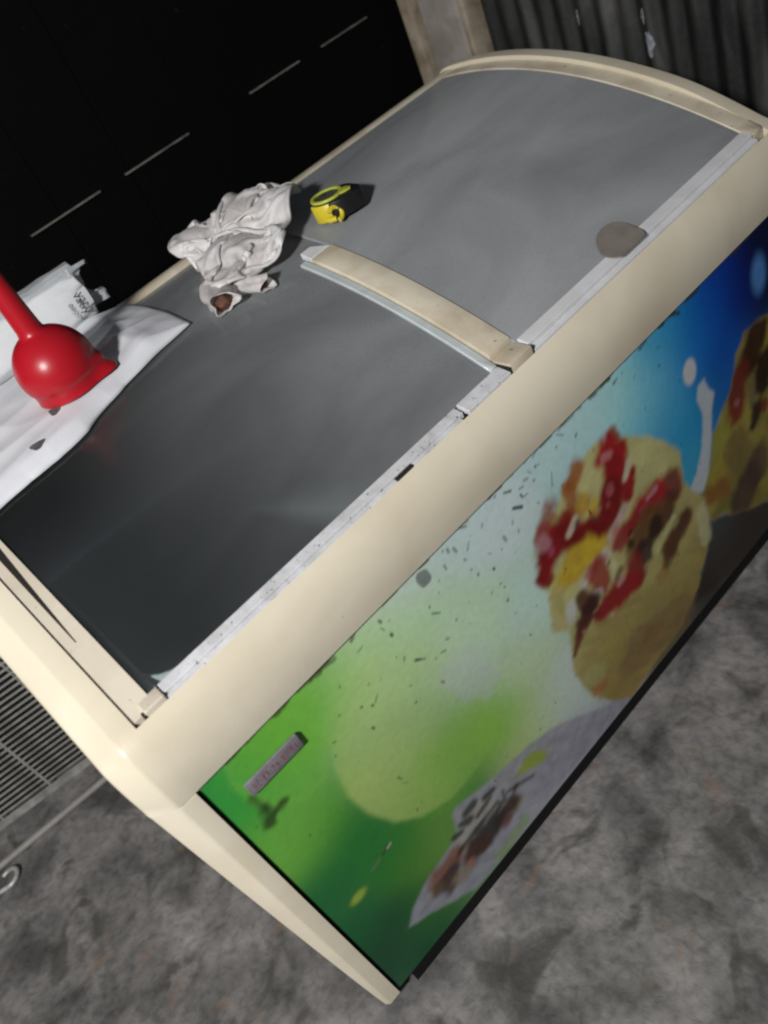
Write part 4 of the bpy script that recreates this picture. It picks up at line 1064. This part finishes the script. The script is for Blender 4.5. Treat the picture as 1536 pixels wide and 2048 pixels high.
# crimped wrapper end
bmw = bmesh.new(); rows = []
for i in range(9):
    t = i / 8
    row = []
    for j in range(19):
        s = j / 18
        zz = pz0 + 0.014 + (pz1 + 0.008 - pz0 - 0.014) * s
        fl_ = 0.004 * math.sin(s * 19) * t + 0.003 * math.sin(s * 41) * t
        row.append(bmw.verts.new((0.366 + 0.036 * t * (0.75 + 0.35 * math.sin(s * 7 + 1)), 0.662 + 0.016 * (0.5 - s) * (1 - t) + fl_ + 0.010 * t * (s - 0.3), zz + 0.006 * t * math.sin(s * 11))))
    rows.append(row)
for a, b2 in zip(rows, rows[1:]):
    for k in range(18): bmw.faces.new((a[k], a[k + 1], b2[k + 1], b2[k]))
cw = bm_obj('wrapper_end', bmw, 'packet_film', pk, True, 180)
so = cw.modifiers.new('thickness', 'SOLIDIFY'); so.thickness = 0.0012
# lettering, read downwards on the front face
def text_part(name, body_txt, size, mat_name, parent, loc, rx, ry, rz):
    cu = bpy.data.curves.new(name, 'FONT'); cu.body = body_txt; cu.size = size; cu.extrude = 0.0003
    tmp = bpy.data.objects.new('tmp', cu); COL.objects.link(tmp)
    dg = bpy.context.evaluated_depsgraph_get()
    me = bpy.data.meshes.new_from_object(tmp.evaluated_get(dg))
    bpy.data.objects.remove(tmp); bpy.data.curves.remove(cu)
    M = Matrix.Translation(Vector(loc) - base_of(parent)) @ Matrix.Rotation(rz, 4, 'Z') @ Matrix.Rotation(ry, 4, 'Y') @ Matrix.Rotation(rx, 4, 'X')
    me.transform(M)
    me.name = name
    me.materials.clear()
    return link(name, me, mat_name, parent)
text_part('lettering', 'vatiy', 0.019, 'ink_dark', pk, (0.3480, 0.6335, pz1 - 0.022), math.pi / 2, math.pi / 2, 0)
text_part('lettering', 'ooooo', 0.011, 'ink_grey', pk, (0.3330, 0.6335, pz1 - 0.030), math.pi / 2, math.pi / 2, 0)

# --- red funnel standing upside down
fx, fy = 0.2340, 0.4570
fz0 = flat_z(fx, fy) + 0.001
fun = root('red_funnel', (fx, fy, fz0), 'glossy red plastic funnel standing upside down with its spout up', 'funnel')
R0 = 0.0535; zc = 0.8910
prof = [(0.0480, fz0), (0.0488, fz0 + 0.0012), (0.0484, fz0 + 0.003), (0.0480, fz0 + 0.010), (0.0490, fz0 + 0.018)]
a0 = math.asin(max(-0.9, min(0.0, (fz0 + 0.020 - zc) / R0)))
for i in range(26):
    a = a0 + (math.radians(68) - a0) * i / 25
    prof.append((R0 * math.cos(a), zc + R0 * math.sin(a)))
zt = zc + R0 * math.sin(math.radians(68))
prof += [(0.0178, zt + 0.003), (0.0168, zt + 0.009), (0.0160, zt + 0.03), (0.0142, zt + 0.075), (0.0130, zt + 0.105), (0.0112, zt + 0.105), (0.0125, zt + 0.07), (0.0140, zt + 0.02)]
bf = lathe(prof, fx, fy, 56)
# pouring lip: the rim drawn out on one side
for v in bf.verts:
    h = max(0.0, 1 - (v.co.z - fz0) / 0.030) ** 0.8
    a = math.atan2(v.co.y - fy, v.co.x - fx)
    d_ = math.atan2(math.sin(a - math.radians(-30)), math.cos(a - math.radians(-30)))
    k_ = math.exp(-(d_ / 0.36) ** 2) * h * 0.46
    v.co.x += (v.co.x - fx) * k_; v.co.y += (v.co.y - fy) * k_
o = bm_obj('funnel_body', bf, 'red_plastic', fun, True, 60)

# --- tape measure lying flat
tx, ty = 0.701, 0.420
tz = arcz(ty) + 0.0055
tm = root('tape_measure', (tx, ty, tz), 'small black and yellow tape measure lying on the right pane', 'tape measure')
def plate(name, pts, z0, z1, material, parent, bev=0.002):
    bmp = bmesh.new()
    lo = [bmp.verts.new((p[0], p[1], z0)) for p in pts]; hi = [bmp.verts.new((p[0], p[1], z1)) for p in pts]
    m_ = len(pts)
    bmp.faces.new(lo); bmp.faces.new(hi)
    for k_ in range(m_): bmp.faces.new((lo[k_], lo[(k_ + 1) % m_], hi[(k_ + 1) % m_], hi[k_]))
    if bev: bevel_bm(bmp, bev, 2, 50)
    return bm_obj(name, bmp, material, parent, True, 40)
def teardrop(r, tip, n_=40, ang=0.0):
    pts = []
    for i in range(n_):
        a = 2 * math.pi * i / n_
        dd_ = math.atan2(math.sin(a - ang), math.cos(a - ang))
        rr_ = r + tip * math.exp(-(dd_ / 0.40) ** 2)
        pts.append((tx + rr_ * math.cos(a), ty + rr_ * math.sin(a)))
    return pts
TA = math.radians(-52)
plate('case', [(px + 0.009, py - 0.007) for px, py in teardrop(0.0330, 0.010, 40, TA)], tz, tz + 0.0280, 'tape_black', tm, 0.003)
ring = lathe([(0.0200, tz + 0.0290), (0.0200, tz + 0.0315), (0.0215, tz + 0.0325), (0.0255, tz + 0.0320), (0.0265, tz + 0.0300), (0.0262, tz + 0.0287), (0.0200, tz + 0.0287), (0.0200, tz + 0.0290)], tx, ty, 40)
bm_obj('face_ring', ring, 'tape_lime', tm, True, 50)
plate('face_disc', [(tx + 0.0198 * math.cos(2 * math.pi * i / 32), ty + 0.0198 * math.sin(2 * math.pi * i / 32)) for i in range(32)], tz + 0.0287, tz + 0.0298, 'tape_face', tm, 0)
tip = [(tx + r_ * math.cos(TA + da), ty + r_ * math.sin(TA + da)) for r_, da in ((0.0272, -0.45), (0.0330, -0.28), (0.0400, -0.05), (0.0400, 0.10), (0.0320, 0.32), (0.0272, 0.40))]
plate('thumb_tab', tip, tz + 0.0288, tz + 0.0315, 'tape_lime', tm, 0.0008)
# yellow band round the left of the case and the curled blade end
def band(a0_, a1_, r_, z0, z1, th, name, material):
    bmb = bmesh.new(); n_ = 18; rings = []
    for i in range(n_ + 1):
        a = a0_ + (a1_ - a0_) * i / n_
        c_, s_ = math.cos(a), math.sin(a)
        zz = z1(i / n_) if callable(z1) else z1
        rings.append([bmb.verts.new((tx + q * c_, ty + q * s_, z)) for q, z in ((r_, z0), (r_ + th, z0), (r_ + th, zz), (r_, zz))])
    for a_, b2 in zip(rings, rings[1:]):
        for k_ in range(4): bmb.faces.new((a_[k_], a_[(k_ + 1) % 4], b2[(k_ + 1) % 4], b2[k_]))
    bmb.faces.new(rings[0]); bmb.faces.new(rings[-1])
    return bm_obj(name, bevel_bm(bmb, 0.0008, 1), material, tm, True, 50)
band(math.radians(168), math.radians(236), 0.0270, tz + 0.001, tz + 0.0275, 0.004, 'yellow_side', 'tape_yellow')
curl = []
hx, hy = tx - 0.0175, ty - 0.0285
for i in range(13):
    a = math.radians(150 - i * 21)
    curl.append((hx + 0.0010 + 0.0095 * math.cos(a), hy - 0.002 + 0.0030 * math.sin(a) - i * 0.0003, tz + 0.0120 + 0.0090 * math.sin(a)))
bm_obj('curled_hook', tube(curl, [0.0038] * 13, 8), 'tape_yellow', tm, True, 60)
bm_obj('belt_loop', tube([(tx - 0.026, ty - 0.016, tz + 0.006), (tx - 0.024, ty - 0.024, tz + 0.005), (tx - 0.018, ty - 0.031, tz + 0.0045)], [0.0045, 0.0048, 0.0045], 8), 'tape_yellow', tm, True, 60)

# ================================================================ things on the floor at the left
gr = root('louvre_panel', (-0.32, 0.96, -B), 'grey metal louvre panel leaning on the wall left of the freezer', 'panel')
yaw = math.radians(-11.6)
gx0, gy0 = -0.33, 0.970
gd = Vector((math.cos(yaw), math.sin(yaw), 0)); gn = Vector((-math.sin(yaw), math.cos(yaw), 0))
lean = 0.0
def gp(s, z, d=0.0):
    return Vector((gx0, gy0, 0)) + gd * s + gn * (d + (z + B) * lean) + Vector((0, 0, z))
def slab(s0, s1, z0, z1, d0, d1):
    bms = bmesh.new()
    vs_ = [bms.verts.new(gp(s, z, d)) for s in (s0, s1) for d in (d0, d1) for z in (z0, z1)]
    for f in ((0, 1, 3, 2), (4, 6, 7, 5), (0, 4, 5, 1), (2, 3, 7, 6), (0, 2, 6, 4), (1, 5, 7, 3)):
        bms.faces.new([vs_[i_] for i_ in f])
    return bms
slat0 = None
pitch = 0.0152
for i in range(31):
    z = -B + 0.014 + i * pitch
    if slat0 is None:
        slat0 = bm_obj('slat', slab(-0.40, 0.30, z, z + 0.0045, 0.0, 0.0015), 'grille_metal', gr)
    else:
        c = slat0.copy(); COL.objects.link(c); c.parent = gr
        c.location = (0, gn.y * lean * i * pitch, i * pitch); c.location.x = gn.x * lean * i * pitch
for s in (-0.28, -0.16, -0.04, 0.08, 0.20):
    bm_obj('upright', slab(s, s + 0.005, -B + 0.001, 0.47, 0.004, 0.0085), 'grille_metal', gr)
bm_obj('frame_bar', slab(-0.41, 0.31, -B + 0.001, -B + 0.012, -0.003, 0.010), 'grille_metal', gr)
bm_obj('frame_bar', slab(-0.41, 0.31, 0.445, 0.460, -0.003, 0.012), 'grille_metal', gr)
bm_obj('dark_back', slab(-0.40, 0.30, -B + 0.013, 0.440, 0.020, 0.022), 'black_base', gr)

pp = root('floor_pipe', (-0.3, 0.87, -B), 'thin grey metal pipe lying on the floor in front of the louvre panel', 'pipe')
bm_obj('pipe_tube', tube([(-0.64, 0.906, -B + 0.0085), (-0.45, 0.886, -B + 0.0082), (-0.30, 0.869, -B + 0.0080), (-0.05, 0.841, -B + 0.0080)], 0.0075, 14), 'pipe_metal', pp, True, 60)
hk = root('wire_hook', (-0.41, 0.83, -B), 'bent shiny metal hook on the floor at the end of the pipe', 'hook')
path = []
for i in range(15):
    a = math.radians(115 - i * 17)
    path.append((-0.412 + 0.021 * math.cos(a), 0.836 + 0.019 * math.sin(a), -B + 0.0055 + 0.004 * (1 - abs(i - 7) / 7)))
path += [(-0.438, 0.825, -B + 0.0055), (-0.446, 0.829, -B + 0.0055)]
bm_obj('hook_wire', tube(path, 0.0050, 10), 'hook_metal', hk, True, 60)

for o in bpy.data.objects:
    if '_base' in o: del o['_base']
